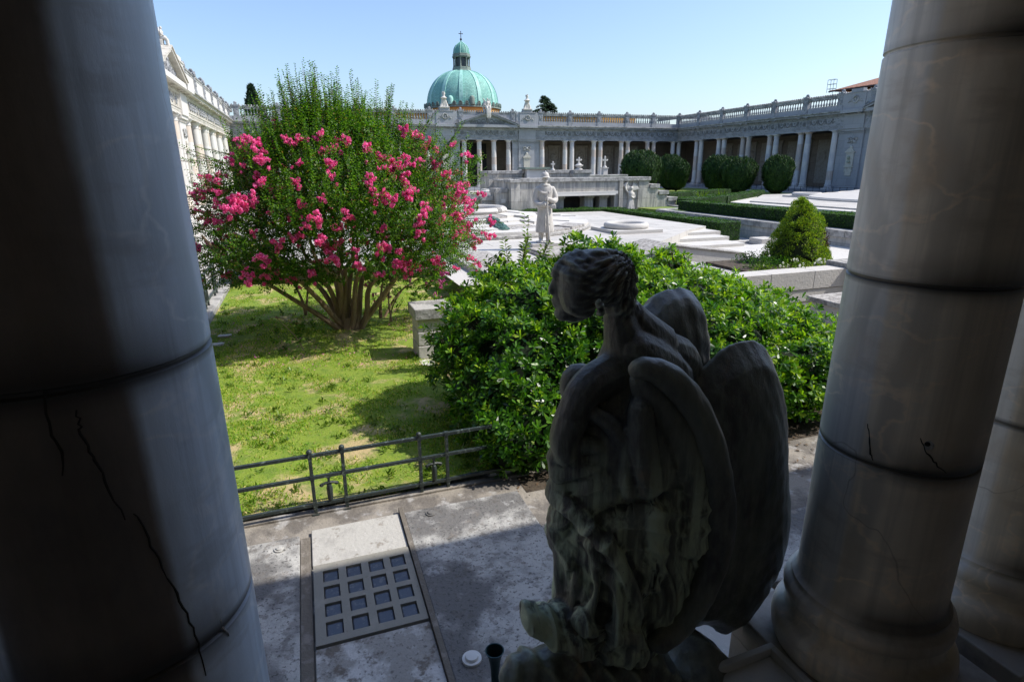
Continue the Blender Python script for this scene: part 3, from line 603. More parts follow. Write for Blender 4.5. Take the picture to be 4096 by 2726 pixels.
# ------------------------------------------------ near portico the picture is taken from
port=empty('portico',(0,1.5,0),'shaded foreground portico whose thick marble drum columns frame the garden','portico')
def PB(mb,name,m,**k):
    o=mb.build(name,m,port,**k); o.location=(0,-1.5,0); return o
PX0,PX1=-40,42
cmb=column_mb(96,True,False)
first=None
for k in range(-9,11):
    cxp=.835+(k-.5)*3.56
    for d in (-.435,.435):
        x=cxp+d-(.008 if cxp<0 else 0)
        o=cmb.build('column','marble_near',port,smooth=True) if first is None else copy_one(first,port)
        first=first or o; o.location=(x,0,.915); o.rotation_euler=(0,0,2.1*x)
for k in range(-9,11):
    cxp=.835+(k-.5)*3.56
    m=MB()
    for sg in (-1,1): m.box(cxp+sg*.4365-.383,cxp+sg*.4365+.383,1.12,1.90,.775,.914)
    PB(m,'plinth','marble_base',bevel=.008)
    m=MB().box(cxp-.81,cxp+.81,1.15,1.87,.0,.765); PB(m,'plinth_block','marble_base',bevel=.01)
mm=[(-y+1.5,z) for y,z in ENT]
PB(MB().extr(mm,PX0,PX1),'entablature','marble_trim')
PB(MB().box(PX0,PX1,1.45,1.88,ZT+.002,ZBB),'parapet_base','marble_trim')
PB(MB().box(PX0,PX1,1.60,1.86,ZBB,ZR1),'parapet','marble_trim')
PB(MB().box(PX0,PX1,-3.4,1.0,5.9,7.3),'ceiling','near_interior')
PB(MB().box(PX0,PX1,-3.6,-3.3,0,5.9),'back_wall','near_interior')
PB(MB().box(PX0,PX0+.3,-3.3,1.0,0,5.9).box(PX1-.3,PX1,-3.3,1.0,0,5.9),'end_wall','near_interior')
PB(MB().box(PX0,PX1,-3.3,1.14,-.1,.48),'floor','near_interior')

# old cracks and chips in the drums
CR=[(-0.518,[(0.073,-0.265,2.561),(0.073,-0.266,2.537),(0.072,-0.266,2.514),(0.076,-0.265,2.479),(0.084,-0.263,2.441),(0.094,-0.26,2.384),(0.107,-0.256,2.311)]),(-0.518,[(0.122,-0.249,2.319),(0.128,-0.246,2.301),(0.135,-0.243,2.251),(0.146,-0.237,2.191),(0.158,-0.229,2.11),(0.169,-0.222,2.044),(0.178,-0.216,1.98),(0.182,-0.213,1.911),(0.183,-0.212,1.835)]),(2.18,[(-0.271,-0.066,2.076),(-0.268,-0.079,2.03),(-0.263,-0.095,1.962),(-0.259,-0.105,1.937)]),(2.18,[(-0.184,-0.21,2.063),(-0.169,-0.222,2.02),(-0.148,-0.237,1.99),(-0.127,-0.249,1.964),(-0.095,-0.263,1.935)]),(2.18,[(-0.273,-0.029,2.64),(-0.263,-0.078,2.634),(-0.24,-0.133,2.632),(-0.2,-0.189,2.63),(-0.134,-0.24,2.63)]),(-0.518,[(0.221,-0.171,1.971),(0.226,-0.164,1.945),(0.228,-0.162,1.917),(0.234,-0.154,1.884)]),(-0.518,[(0.031,-0.273,2.613),(0.029,-0.274,2.543),(0.035,-0.274,2.49),(0.029,-0.275,2.438)]),]
for i_,(cx_,pp) in enumerate(CR):
    if i_==4: continue
    rc=random.Random(i_+40); pq=[]
    for (x0_,y0_,z0_),(x1_,y1_,z1_) in zip(pp[:-1],pp[1:]):
        for t_ in (0,.33,.66):
            pq.append((x0_+(x1_-x0_)*t_+rc.uniform(-.0035,.0035),y0_+(y1_-y0_)*t_,z0_+(z1_-z0_)*t_+rc.uniform(-.004,.004)))
    pp=pq+[pp[-1]]
    n_=len(pp); fine=catm(pp) if False else pp
    k=[.0012+(.0010+.0012*rc.random())*math.sin(PI*(j+.6)/(n_+.2)) for j in range(n_)]
    o=MB().tube([(x*1.001,y*1.001,z) for x,y,z in pp],k,6).build('crack' if i_!=5 else 'chip','crack_dark' if i_!=5 else 'chip_pale',port,smooth=True); o.location=(cx_,0,0)
o=MB().ell((0,0,0),(.022,.006,.020),10,6).build('chip','chip_pale',port); o.location=(2.18-.165,-.222,2.04); o.rotation_euler=(0,0,R(-53))
o=MB().ell((0,0,0),(.011,.007,.010),8,6).build('chip','crack_dark',port); o.location=(2.18-.166,-.2235,2.045); o.rotation_euler=(0,0,R(-53))
# ------------------------------------------------ lower court: lawn edges, platform, terrace wall
mb=MB(); mb.box(-2.32,-1.99,4.95,17.9,-.05,.155); tag(mb.build('lawn_kerb','coping_stone',bevel=.012),'low marble kerb along the left edge of the lawn, carrying the iron railing','kerb')
mb=MB(); mb.box(-1.98,4.5,4.90,4.975,-.05,.02); tag(mb.build('pavement_edging','pave_dark'),'thin stone edging between the lawn and the near pavement','kerb')
# marble platform: one body with its coping and cavetto wall towards the lawn
pl=empty('marble_platform',(6.5,22,0),'broad white marble platform behind the lawn, carrying the soldier and the round mound','platform')
def PL(mb,name,m,**k):
    o=mb.build(name,m,pl,**k); o.location=(-6.5,-22,0); return o
body=[(-1.9,18.05),(.9,18.05),(.9,16.25),(3.72,16.25),(3.72,8.6),(7.4,8.6),(7.4,13.2),(13.8,18.9),(15.35,19.9),(15.35,29.6),(9.5,31.5),(-1.9,36)]
PL(MB().prism(body,-.05,.652),'slab_paving','marble_paving')
# tread slabs of the stepped right corner
for i,(x0,y0,x1,z) in enumerate([(12.6,18.75,15.25,.55),(9.6,17.95,14.95,.44),(9.6,17.1,14.85,.32)]):
    pass
PL(MB().prism([(12.2,18.85),(15.25,18.85),(15.25,20.2),(12.2,20.2)],.0,.56).prism([(10.2,18.02),(15.0,18.02),(15.0,18.845),(10.2,18.845)],.0,.45).prism([(7.4,13.2),(10.2,13.2),(10.2,18.9),(7.4,18.9)],.0,.445).prism([(10.2,17.0),(14.85,17.0),(14.85,18.015),(10.2,18.015)],.0,.33),'step','marble_slab',bevel=.012)
# upper border slab and the lower moulded coping round the lawn recess
PL(MB().prism([(3.722,8.7),(4.9,8.7),(4.9,16.2),(3.722,16.2)],.5,.66).prism([(-1.9,16.255),(3.72,16.255),(3.72,17.1),(.95,17.1),(.95,18.0),(-1.9,18.0)],.5,.657),'border_slab','lichen_slab',bevel=.008)
def cavetto(poly_pts,zt,d):
    pass
prof=[(0,.02),(0,.10),(.10,.16),(.17,.26),(.20,.36),(.20,.46),(.27,.46),(.27,.52),(-.42,.52),(-.42,.02)]   # (outward, z)
m=MB(); vs=[];fs=[]
pathp=[(-1.9,17.78,(0,-1)),(.62,17.78,(-.0,-1)),(.62,15.95,(-1,-1)),(3.42,15.95,(-1,-1)),(3.42,8.7,(-1,0))]
n=len(prof)
for (x,y,(dx,dy)) in pathp:
    for o_,z in prof: vs.append((x+dx*(o_-.27),y+dy*(o_-.27),z))
for i in range(len(pathp)-1):
    for k in range(n): k2=(k+1)%n; fs.append((i*n+k,(i+1)*n+k,(i+1)*n+k2,i*n+k2))
m.add(vs,fs); PL(m,'moulded_coping','planter_stone')
PL(MB().prism([(2.6,14.2),(3.36,14.2),(3.36,14.9),(2.6,14.9)],.0,.0001).box(3.05,3.62,12.1,14.5,.515,.528),'pale_slab','planter_stone')
# the mound of concentric slabs, ring on top
MC=(6.3,23.9)
md=empty('tomb_mound',(MC[0],MC[1],.65),'low round mound of overlapping white marble slabs behind the soldier','tomb')
m=MB()
rings=[(5.2,.0,.10),(4.55,.10,.19),(3.9,.19,.29),(3.25,.29,.40),(2.6,.40,.52)]
def MD(mb,name,m_,**k): return mb.build(name,m_,md,**k)
MD(MB().lathe([(5.2,0),(5.22,.03),(5.22,.10),(5.17,.125),(0.01,.125)],96),'kerb_ring','coping_stone')
rg=random.Random(3)
slabm=MB(); slabl=MB()
for i,(ro,h0,h1) in enumerate([(5.14,.13,.20),(4.4,.20,.28),(3.7,.28,.36),(3.0,.36,.46),(2.35,.46,.58)]):
    ri=ro-.74; nseg=[26,22,18,15,12][i]; a=0
    while a<nseg:
        w=rg.choice([1,1,2]); a1=min(a+w,nseg); t0=2*PI*a/nseg; t1=2*PI*a1/nseg; dz=rg.choice([0,0,.02,.05,.075,-.01]); st=max(2,w*2); vs=[];fs=[]
        for k in range(st+1):
            t=t0+.010+(t1-t0-.020)*k/st
            for rr,zz in ((ri,h1+dz),(ro,h0+.05+dz),(ro,h0-.12),(ri,h1-.12)): vs.append((rr*math.cos(t),rr*math.sin(t),zz))
        for k in range(st):
            for q in range(4): q2=(q+1)%4; fs.append((k*4+q,k*4+q2,(k+1)*4+q2,(k+1)*4+q))
        fs.append((0,3,2,1)); fs.append((st*4,st*4+1,st*4+2,st*4+3))
        (slabl if rg.random()<.28 else slabm).add(vs,fs); a=a1
MD(slabm,'slab','marble_slab'); MD(slabl,'rough_slab','lichen_slab')
ring=MB(); ring.torus((0,0,.66),1.62,.17,48,10,'z',sz=.8)
for k in range(10):
    a=k*2*PI/10+.3; 
    for q in (-.05,0,.05): ring.torus((1.62*math.cos(a+q),1.62*math.sin(a+q),.66),.175,.014,10,5,'y') if False else None
for k in (1.0,2.6,4.1,5.4):
    for q in (-.06,-.02,.02,.06):
        a=k+q; c=(1.62*math.cos(a),1.62*math.sin(a),.66); pts=[(c[0]+.18*math.cos(b)*math.cos(a),c[1]+.18*math.cos(b)*math.sin(a),c[2]+.15*math.sin(b)) for b in np.linspace(-.5,PI+.5,10)]
        ring.tube(pts,.014,5)
ring.lathe([(1.55,.56),(1.5,.60),(0.01,.60)],40)
o=ring.build('ring','planter_stone',None,smooth=True); o.location=(MC[0],MC[1],.65); tag(o,'large round marble wreath rim lying on top of the mound','wreath')
# bronze relief lying on the mound
m=MB(); pts=[(-.16,1.30),(.12,1.36),(.22,1.2),(.16,1.0),(.34,.88),(.40,.62),(.24,.46),(.34,.22),(.46,.0),(.40,-.25),(.50,-.5),(.46,-.8),(.52,-1.1),(.34,-1.32),(.05,-1.36),(-.14,-1.15),(-.10,-.85),(-.22,-.6),(-.12,-.3),(-.26,-.05),(-.16,.25),(-.34,.5),(-.22,.75),(-.38,.95),(-.3,1.15)]
m.prism([(x*.62,y*.75) for x,y in pts],0,.05); 
for x,y,r_ in ((0,.95,.16),(.02,.5,.18),(.1,0,.2),(.15,-.5,.22),(.2,-.95,.24)): m.ell((x*.62,y*.75,.05),(r_*.7,r_*.9,.05),10,6)
m.tube([(-.1,.8,.06),(.0,.3,.10),(.15,-.3,.09),(.12,-.9,.06)],.03,6)
o=m.build('bronze_relief','bronze_green',None,smooth=True); o.location=(6.55,20.35,1.02); o.rotation_euler=(R(9),0,R(-6)); tag(o,'green bronze relief figure lying flat on the white mound','relief')
# small wreath on a square base
o=MB().box(-.98,.98,-1.0,1.0,0,.12).build('stone_slab','planter_stone',None,bevel=.01); o.location=(11.45,19.55,.652) ; tag(o,'low square marble slab under the small wreath, right of the mound','slab')
def small_wreath(loc,R_=.72,label='small carved marble wreath lying on its square slab, right of the mound'):
    m=MB(); m.torus((0,0,.09),R_,.125,40,10,'z'); m.lathe([(R_-.05,.0),(R_-.05,.03),(.01,.03)],30)
    for k in range(26):
        a=2*PI*k/26; m.ell((R_*math.cos(a),R_*math.sin(a),.13),(.10,.06,.07),6,4,Matrix.Rotation(a+.7,3,'Z'))
    o=m.build('wreath','planter_stone',None,smooth=True); o.location=loc; return tag(o,label,'wreath')
small_wreath((11.45,19.55,.773))
# tomb slab and the soldier's plinth
m=MB(); m.box(-.62,.62,-.85,.62,0,.07); m.box(-.56,.56,-.80,.56,.0701,.12)
o=m.build('tomb_slab','lichen_slab',None,bevel=.01); o.location=(6.55,14.95,.652); tag(o,'mottled tomb slab lying in front of the soldier statue','tomb slab')
m=MB(); m.box(-.62,.62,-.36,.36,0,.10); m.box(-.56,.56,-.30,.30,.1001,.20)
o=m.build('statue_plinth','planter_stone',None,bevel=.012); o.location=(6.72,16.05,.652); tag(o,'low stone plinth under the standing soldier','plinth')
# gabled tomb in front of the steps
gt=empty('gabled_tomb',(9.9,13.2,0),'low pale gabled tomb with a mottled sloping lid, behind the glossy bush','tomb')
MB().prism_y([(-2.6,0),(1.75,0),(1.75,.60),(-.62,.93),(-2.6,.50)],0,.75).build('body','planter_stone',gt,bevel=.008)
MB().prism_y([(-2.68,.505),(-.62,.945),(-.62,.985),(-2.68,.545)],-.04,1.6).prism_y([(-.615,.942),(1.80,.60),(1.80,.635),(-.615,.982)],-.04,.8).build('lid','lichen_slab',gt,bevel=.006)

# lawn block pier beside the bush, with its low kerb
m=MB(); pr=empty('garden_pier',(1.78,9.1,0),'square block pier with flat cap on the lawn, left of the glossy bush','pier')
MB().box(-.27,.27,-.27,.27,-.03,.26).box(-.265,.265,-.265,.265,.268,.49).box(-.262,.262,-.262,.262,.498,.70).build('shaft','planter_stone',pr,bevel=.012)
MB().box(-.31,.31,-.31,.31,.70,.88).build('cap','coping_stone',pr,bevel=.014)
tag(MB().box(1.5,1.72,4.98,8.8,-.02,.05).build('lawn_border','marble_white',None,bevel=.008),'narrow pale marble strip running from the block pier towards the railing','kerb')
m=MB(); m.box(-.16,.16,-.16,.16,0,.62); o=m.build('stone_block','coping_stone',None,bevel=.012); o.location=(-.25,16.9,0); tag(o,'plain upright stone block at the back of the lawn behind the flowering tree','block')
# two scraps of white stone on the grass by the kerb
for i,(x,y,s_) in enumerate([(-1.72,10.95,1),(-1.62,11.5,.7)]):
    m=MB(); m.prism([(-.16*s_,-.05),(.05,-.09*s_),(.17*s_,-.02),(.12,.08*s_),(-.1,.07)],0,.035); o=m.build('stone_fragment','marble_white',None,bevel=.006); o.location=(x,y,.02); tag(o,['flat piece of white stone lying in the grass by the kerb','smaller grey stone chip in the grass beyond the flat white one'][i],'stone')
# right planter wall and pier
pw=empty('planter_wall',(9.4,9.3,0),'pale block wall with rusticated foot holding the bed of the golden conifer','wall')
def PW(mb,name,m,**k):
    o=mb.build(name,m,pw,**k); o.location=(-9.4,-9.3,0); return o
m=MB()
for i,x in enumerate([6.2,7.6,8.75,9.88]): m.box(x,[7.592,8.742,9.872,10.78][i],9.15,9.6,.52,.90)
m.box(6.2,8.3,9.17,9.6,.26,.51); m.box(8.31,10.78,9.17,9.6,.26,.51)
PW(m,'wall_blocks','planter_stone',bevel=.01)
PW(MB().box(6.2,9.92,9.20,9.6,0,.25).box(9.93,10.78,9.20,9.6,0,.25),'rustic_course','rustic_stone',bevel=.03)
gp=empty('planter_pier',(11.15,9.2,0),'pale block pier with a dark mottled cap at the end of the planter wall','pier')
MB().box(-.33,.45,-.33,.45,0,.26).box(-.325,.445,-.325,.445,.268,.52).box(-.32,.44,-.32,.44,.528,.84).build('shaft','planter_stone',gp,bevel=.012)
MB().box(-.42,.52,-.40,.50,.842,1.0).build('cap','coping_stone',gp,bevel=.016)
struct(MB().box(8.95,11.9,9.6,11.5,-.02,.80).build('planter_soil','soil'))
struct(MB().box(6.2,8.94,9.61,12.9,-.02,.74).build('gravel_bed','gravel'))
struct(MB().box(11.9,17.95,8.0,17.2,-.02,.22).build('side_pavement','marble_slab'))
lw=empty('low_wall',(9.7,7.95,0),'low pale wall with a stained top below the rusticated planter wall','wall')
MB().box(-.7,.6,-.42,.42,0,.50).build('body','planter_stone',lw,bevel=.012); MB().box(-.75,.65,-.47,.47,.501,.60).build('cap','lichen_slab',lw,bevel=.012)
o=MB().box(-.45,.45,-.35,.35,0,.24).build('stone_box','planter_stone',None,bevel=.012); o.location=(17.2,18.6,0); tag(o,'low rectangular marble block on the path between the hedge end and the terrace wall','block')
o=MB().box(-.5,.5,-.14,.14,0,.10).build('kerb_stone','planter_stone',None,bevel=.01); o.location=(16.5,19.1,0); tag(o,'short kerb stone at the foot of the clipped hedge end','kerb')
# terrace retaining wall
tw=empty('terrace_wall',(18.3,18,0),'long marble retaining wall with a dark stained coping under the thick hedge on the right','wall')
def TW(mb,name,m,**k):
    o=mb.build(name,m,tw,**k); o.location=(-18.3,-18,0); return o
mat('terrace_stone',(.58,.56,.52),.85,[('brickyz',(1.2,.3,.01),(.20,.19,.17),.4,1,.6),('noise',(4,4,1.2),(.36,.35,.32),.46,.62,.7),('noise',(16,16,3),(.2,.195,.18),.6,.72,.6)],bump=(.6,14))
TW(MB().box(18.02,18.42,6,27.5,-.02,.52),'wall_face','terrace_stone')
TW(MB().box(17.94,18.52,6,15.6,.52,.765).box(17.94,18.52,15.62,21.2,.52,.765).box(17.94,18.52,21.22,27.6,.52,.765).box(18.3,21.0,27.61,28.0,.0,.765).box(20.4,21.2,28.01,30.9,.0,.78),'coping','coping_stone',bevel=.015)
# steps between the memorial and the terrace
st=MB()
for i in range(4): st.box(19.2+0*i,20.38,28.4+i*.42,30.8,-.02 if i==0 else .16*i,.16*(i+1)-.002)
tag(st.build('steps','coping_stone',None,bevel=.01),'short flight of stone steps between the memorial wall and the terrace','steps')

# ------------------------------------------------ memorial
me_=empty('war_memorial',(14.7,31,0),'stepped travertine memorial with a low opening and carved winged figure, before the far arcade','memorial')
def ME(mb,name,m,**k):
    o=mb.build(name,m,me_,**k); o.location=(-14.7,-31,0); return o
front=MB()
# front wall with the opening x 13.0..16.7, z 0..1.45
front.box(10.5,11.0,29.98,31,0,2.20); front.box(11.01,13.15,30.05,31,0,2.20); front.box(13.151,16.75,30.05,31,1.50,2.20); front.box(16.751,17.0,30.05,31,0,2.20)
front.box(17.01,17.25,29.97,31,0,2.20); front.box(17.251,18.28,30.12,31,0,2.20); front.box(18.281,18.98,30.03,31,0,2.20)
front.box(18.981,19.62,30.06,31,0,1.78); front.box(19.621,20.28,30.09,31,0,1.40); front.box(20.281,20.95,30.12,31,0,1.02)
front.box(9.80,10.499,30.4,31.4,0,1.66); front.box(9.13,9.799,30.8,31.8,0,1.28); front.box(8.4,9.129,31.2,33,0,1.35)
ME(front,'front_wall','memorial_stone',bevel=.012)
cp=MB(); cp.box(10.44,11.02,29.9,31.1,2.201,2.36); cp.box(11.021,19.04,29.96,31.1,2.202,2.41); cp.box(19.041,19.68,29.98,31.1,1.781,2.0); cp.box(19.681,20.34,30.01,31.1,1.401,1.62); cp.box(20.341,21.0,30.04,31.1,1.021,1.24)
cp.box(9.76,10.439,30.34,31.5,1.661,1.9); cp.box(9.09,9.759,30.74,31.9,1.281,1.53); cp.box(8.35,9.089,31.14,33.1,1.351,1.62)
ME(cp,'coping','coping_stone',bevel=.012)
ME(MB().box(13.16,16.74,29.86,30.4,1.44,1.499).box(13.0,16.9,29.9,30.049,1.50,1.66),'lintel','marble_white',bevel=.008)
for xa,xb in ((13.16,13.72),(15.0,15.55),(15.95,16.45)): ME(MB().box(xa,xb,30.3,30.9,0,1.30).box(xa-.05,xb+.05,30.22,30.95,1.301,1.438),'pillar','memorial_stone',bevel=.01)
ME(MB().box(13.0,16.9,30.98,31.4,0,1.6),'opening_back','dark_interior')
bk=MB(); bk.box(10.7,11.3,34.6,36.5,.3,2.60); bk.box(11.301,13.0,34.9,36.5,.3,2.60); bk.box(14.5,16.2,34.9,36.5,.3,2.60); bk.box(16.201,17.4,34.4,36.5,.3,2.60); bk.box(17.401,20.5,35.2,36.5,.3,2.36); bk.box(11.0,13.4,32.6,34.6,.3,2.2)
ME(bk,'upper_wall','memorial_stone',bevel=.012)
cb=MB(); cb.box(10.64,11.32,34.52,36.6,2.601,2.78); cb.box(11.321,13.1,34.84,36.6,2.602,2.78); cb.box(14.4,16.22,34.84,36.6,2.601,2.79); cb.box(16.221,17.46,34.32,36.6,2.602,2.80); cb.box(17.461,20.56,35.14,36.6,2.361,2.47); cb.box(10.95,13.45,32.5,34.5,2.201,2.30)
ME(cb,'upper_coping','coping_stone',bevel=.012)
ME(MB().box(10.2,10.9,33.5,34.6,.3,1.75).box(9.9,10.7,32.6,33.49,.3,1.70),'side_block','marble_white',bevel=.012)
# small square plaque
ME(MB().box(11.95,12.25,34.86,34.898,2.2,2.45).box(9.2,9.5,0,0,0,0) if False else MB().box(10.08,10.32,30.36,30.399,1.15,1.35),'plaque','marble_white')
tb=empty('altar_tomb',(13.75,34.9,2.2),'white altar tomb with a wide green edged lid on the memorial wall','tomb')
MB().box(-.62,.62,-.5,.5,0,.66).box(-.68,-.50,-.56,-.49,.0,.66).box(.50,.68,-.56,-.49,.0,.66).build('chest','marble_white',tb,bevel=.01)
MB().box(-.85,.85,-.68,.68,.661,.72).box(-.80,.80,-.63,.63,.7201,.77).build('lid','copper_dull',tb,bevel=.006)
def stone_cross(name,loc,h,w,label,urn=False):
    m=MB()
    if urn: m.lathe([(.24,0),(.24,.06),(.14,.09),(.12,.14),(.22,.20),(.28,.25),(.28,.29),(.2,.31),(.14,.36),(.12,.40),(.05,.42)],14); z=.42
    else: m.box(-.16,.16,-.16,.16,0,.40); m.box(-.20,.20,-.20,.20,.4001,.46); m.lathe([(.15,.46),(.13,.52),(.07,.56),(.06,.62)],10); z=.60
    if name=='grave_cross_small': 
        m=MB(); m.lathe([(.13,0),(.11,.06),(.07,.10),(.05,.16)],10); z=.14
    a=w*.16; m.box(-a,a,-.045,.045,z,z+h); zz=z+h*.62; m.box(-w/2,w/2,-.04,.04,zz-a,zz+a)
    for p in ((-w/2,zz),(w/2,zz),(0,z+h)): m.ell((p[0],0,p[1]),(a*1.35,.05,a*1.35),7,5)
    o=m.build('grave_cross','planter_stone',None); o.location=loc; return tag(o,label,'cross')
stone_cross('grave_cross_small',(15.32,35.6,2.79),.36,.22,'slender stone cross standing on the memorial wall between the altar tomb and the urn cross')
stone_cross('grave_cross',(17.1,35.5,2.80),.30,.30,'short cross on a round lidded urn on the memorial block',True)
stone_cross('grave_cross',(19.14,35.8,2.47),.52,.32,'stone cross on a square pedestal at the right end of the memorial')
# carved winged figure on the memorial
m=MB()
m.chain([(0,0,.0,.17),(0,-.02,.30,.16),(0,-.03,.58,.13),(0,-.03,.80,.10),(0,-.04,1.0,.13),(0,-.04,1.12,.12),(0,-.04,1.25,.06)],10)
m.ell((.01,-.07,1.37),(.085,.09,.11),10,8); m.chain([(-.12,-.05,1.14,.05),(-.24,-.06,1.30,.045),(-.28,-.06,1.50,.04),(-.20,-.06,1.66,.035)],8)
m.chain([(.12,-.05,1.12,.05),(.18,-.08,.92,.045),(.08,-.14,.84,.04),(-.02,-.15,.92,.035)],8)
for k in range(7): m.tube([(.02,.0,1.22),(.10+.06*k,.0,1.52-.03*k),(.16+.085*k*.9,.0,1.82-.07*k)],[.04,.035,.012],6)
for k in range(6): m.tube([(-.02,.0,1.22),(-.14-.03*k,.0,1.62-.03*k),(-.10-.07*k*.9,.0,1.84-.05*k)],[.04,.035,.012],6)
for k in range(6): a=-.13+.052*k; m.tube([(a*.5,-.12,.86),(a,-.15,.45),(a*1.35,-.14,.0)],[.014,.02,.026],5)
o=remesh_build(m,'winged_figure','statue_stone',me_,.022,2); o.location=(17.78-14.7,30.06-31,.42); o.scale=(1.35,1.1,1.0)

# ------------------------------------------------ second marble platform on the terrace (right)
p2=empty('terrace_platform',(32,30,.7),'white marble tomb platform with low steps on the right hand terrace','platform')
def P2(mb,name,m,**k):
    o=mb.build(name,m,p2,**k); o.location=(-32,-30,-.7); return o
P2(MB().prism([(26.6,20),(42,20),(42,36.6),(33.2,36.6),(26.6,30.4)],.66,.86),'upper_step','marble_paving')
P2(MB().prism([(25.6,19),(26.55,19),(26.55,30.5),(33.1,36.9),(32.2,37),(25.6,31)],.66,.78),'lower_step','marble_slab',bevel=.01)
md2=MB(); md2.lathe([(5.2,0),(5.22,.10),(5.15,.12),(5.14,.16),(4.4,.30),(4.38,.26),(3.4,.42),(3.38,.38),(2.2,.58),(.01,.62)],60)
for k in range(22):
    a=k*2*PI/22; 
    if k%3: md2.box(0,0,0,0,0,0)
o=md2.build('tomb_mound','marble_slab',None); o.location=(35.8,27.6,.862); tag(o,'low round marble mound on the right hand terrace platform, cut by the near column','tomb')
o=MB().box(-1.1,1.1,-1.1,1.1,0,.1).build('stone_slab','planter_stone',None); o.location=(33.2,32.4,.862); tag(o,'square slab under the distant wreath on the terrace platform','slab')
small_wreath((33.2,32.4,.963),.85,'distant flat marble wreath on the terrace platform')

# ------------------------------------------------ iron railings
def rail_run(name,label,A,B,posts,h,mat_='iron_paint',rails=(.10,.38,.60),r=.011,ball=(),orn=(),z0=0,group=None):
    A=Vector(A);B=Vector(B); L_=(B-A).length; a=math.atan2(B.y-A.y,B.x-A.x)
    root=empty(name,(A.x,A.y,z0),label,'railing',a,group)
    for z in rails:
        MB().box(0,L_,-r,r,z-r,z+r).build('rail',mat_,root,bevel=.002)
    pm=None
    for i,s in enumerate(posts):
        if pm is None:
            m=MB().box(-r,r,-r*1.05,r*1.05,0,h); m.box(-.03,.03,-.03,.03,0,.012)
            for z in rails: m.box(-.02,.02,-.02,.02,z-.02,z+.02)
            pm=m.build('post',mat_,root,bevel=.002); pm.location=(s,0,0)
            po=pm
        else: po=copy_one(pm,root,(s,0,0))
        if i in ball:
            b=MB().ell((0,0,h+.02),.026,12,8).build('ball_finial',mat_,po,smooth=True)
    for s in orn:
        m=MB(); z0_,z1_=rails[0],rails[1]
        m.tube([(0,0,z0_),(0,0,z0_+.03),(0,0,z1_-.13),(0,0,z1_-.09)],[.008,.024,.028,.02],8); m.tube([(-.07,0,z1_-.085),(-.03,0,z1_-.075),(.03,0,z1_-.075),(.07,0,z1_-.085)],[.012,.014,.014,.012],6)
        m.ell((-.065,0,z1_-.09),(.02,.012,.018),8,6); m.ell((.065,0,z1_-.09),(.02,.012,.018),8,6); m.tube([(0,0,z1_-.07),(0,0,z1_-.02)],[.013,.010],6); m.ell((0,0,z1_-.02),(.02,.015,.015),8,6); m.tube([(0,0,z1_-.02),(0,0,z1_)],.006,5)
        m.build('sword_ornament',mat_,root,smooth=True).location=(s,0,0)
    return root
rail_run('iron_railing','green black iron railing with ball topped posts between the lawn and the near pavement',(-2.6,4.87,0),(1.62,4.95,0),[.4,.69,1.4,1.68,2.43,2.705,3.40,3.66],.60,ball=(0,2,4,5,6),orn=(.545,1.54,2.568,3.53),rails=(.10,.37,.585),r=.015)
rail_run('iron_railing','green iron railing standing on the marble kerb along the left side of the lawn',(-2.16,9.0,0),(-2.16,17.8,0),[.6,.95,1.9,2.25,3.2,3.55,4.5,4.85,5.9,6.25,7.3,7.65,8.5],.72,ball=(0,2,4,6,8,10),orn=(.78,2.08,3.38,4.68,6.08),z0=.155,rails=(.12,.42,.70),r=.02)
rail_run('iron_fence','thin black iron fence along the foot of the shaded right hand arcade',(42.6,27,0),(42.6,58.5,0),[.7*i for i in range(0,45)],.50,'iron_black',(.12,.46),r=.014,z0=.70)
rail_run('iron_fence','thin black iron fence in front of the far arcade, left of the memorial',(6.0,58.2,0),(24,58.2,0),[.7*i for i in range(0,26)],.55,'iron_black',(.12,.5),r=.016,z0=.62)

# ------------------------------------------------ near pavement slabs
def slab(name,x0,x1,y0,y1,z0,z1,m,label,cat='slab',bev=.006):
    o=MB().box(x0-(x0+x1)/2,x1-(x0+x1)/2,y0-(y0+y1)/2,y1-(y0+y1)/2,0,z1-z0).build(name,m,None,bevel=bev); o.location=((x0+x1)/2,(y0+y1)/2,z0); return tag(o,label,cat)
slab('tomb_slab',.575,1.655,1.95,4.60,.0,.045,'slate_slab','large dark grey tomb slab in front of the railing, right of the glass block panel','tomb slab')
slab('slab_edge',.535,.573,1.95,4.68,.0,.058,'slab_brown','narrow brown stone edge along the left side of the dark tomb slab','edging',.003)
slab('tomb_slab',-2.4,-.31,1.95,4.58,.0,.030,'slate_slab','grey stained tomb slab beside the left column','tomb slab')
slab('pale_slab',-.215,.53,4.124,4.62,.0,.034,'slab_pale','pale sunlit slab between the railing and the glass block panel')
slab('pale_slab',-.215,.53,1.95,3.256,.0,.034,'slab_stained','white blotched slab below the glass block panel at the bottom of the picture')
slab('channel_strip',-.305,-.225,1.95,4.55,.0,.018,'slab_brown','narrow dark strip left of the glass block panel','edging',.002)
gpn=empty('glass_block_panel',(.158,3.69,0),'concrete panel with sixteen square glass blocks set into the pavement','glass panel')
fx0,fx1,fy0,fy1=-.368,.368,-.415,.415
m=MB(); xs=[-.368]; 
xc=[-.243,-.073,.097,.262]; yc=[-.285,-.10,.085,.27]; hb=.057; hy=.066
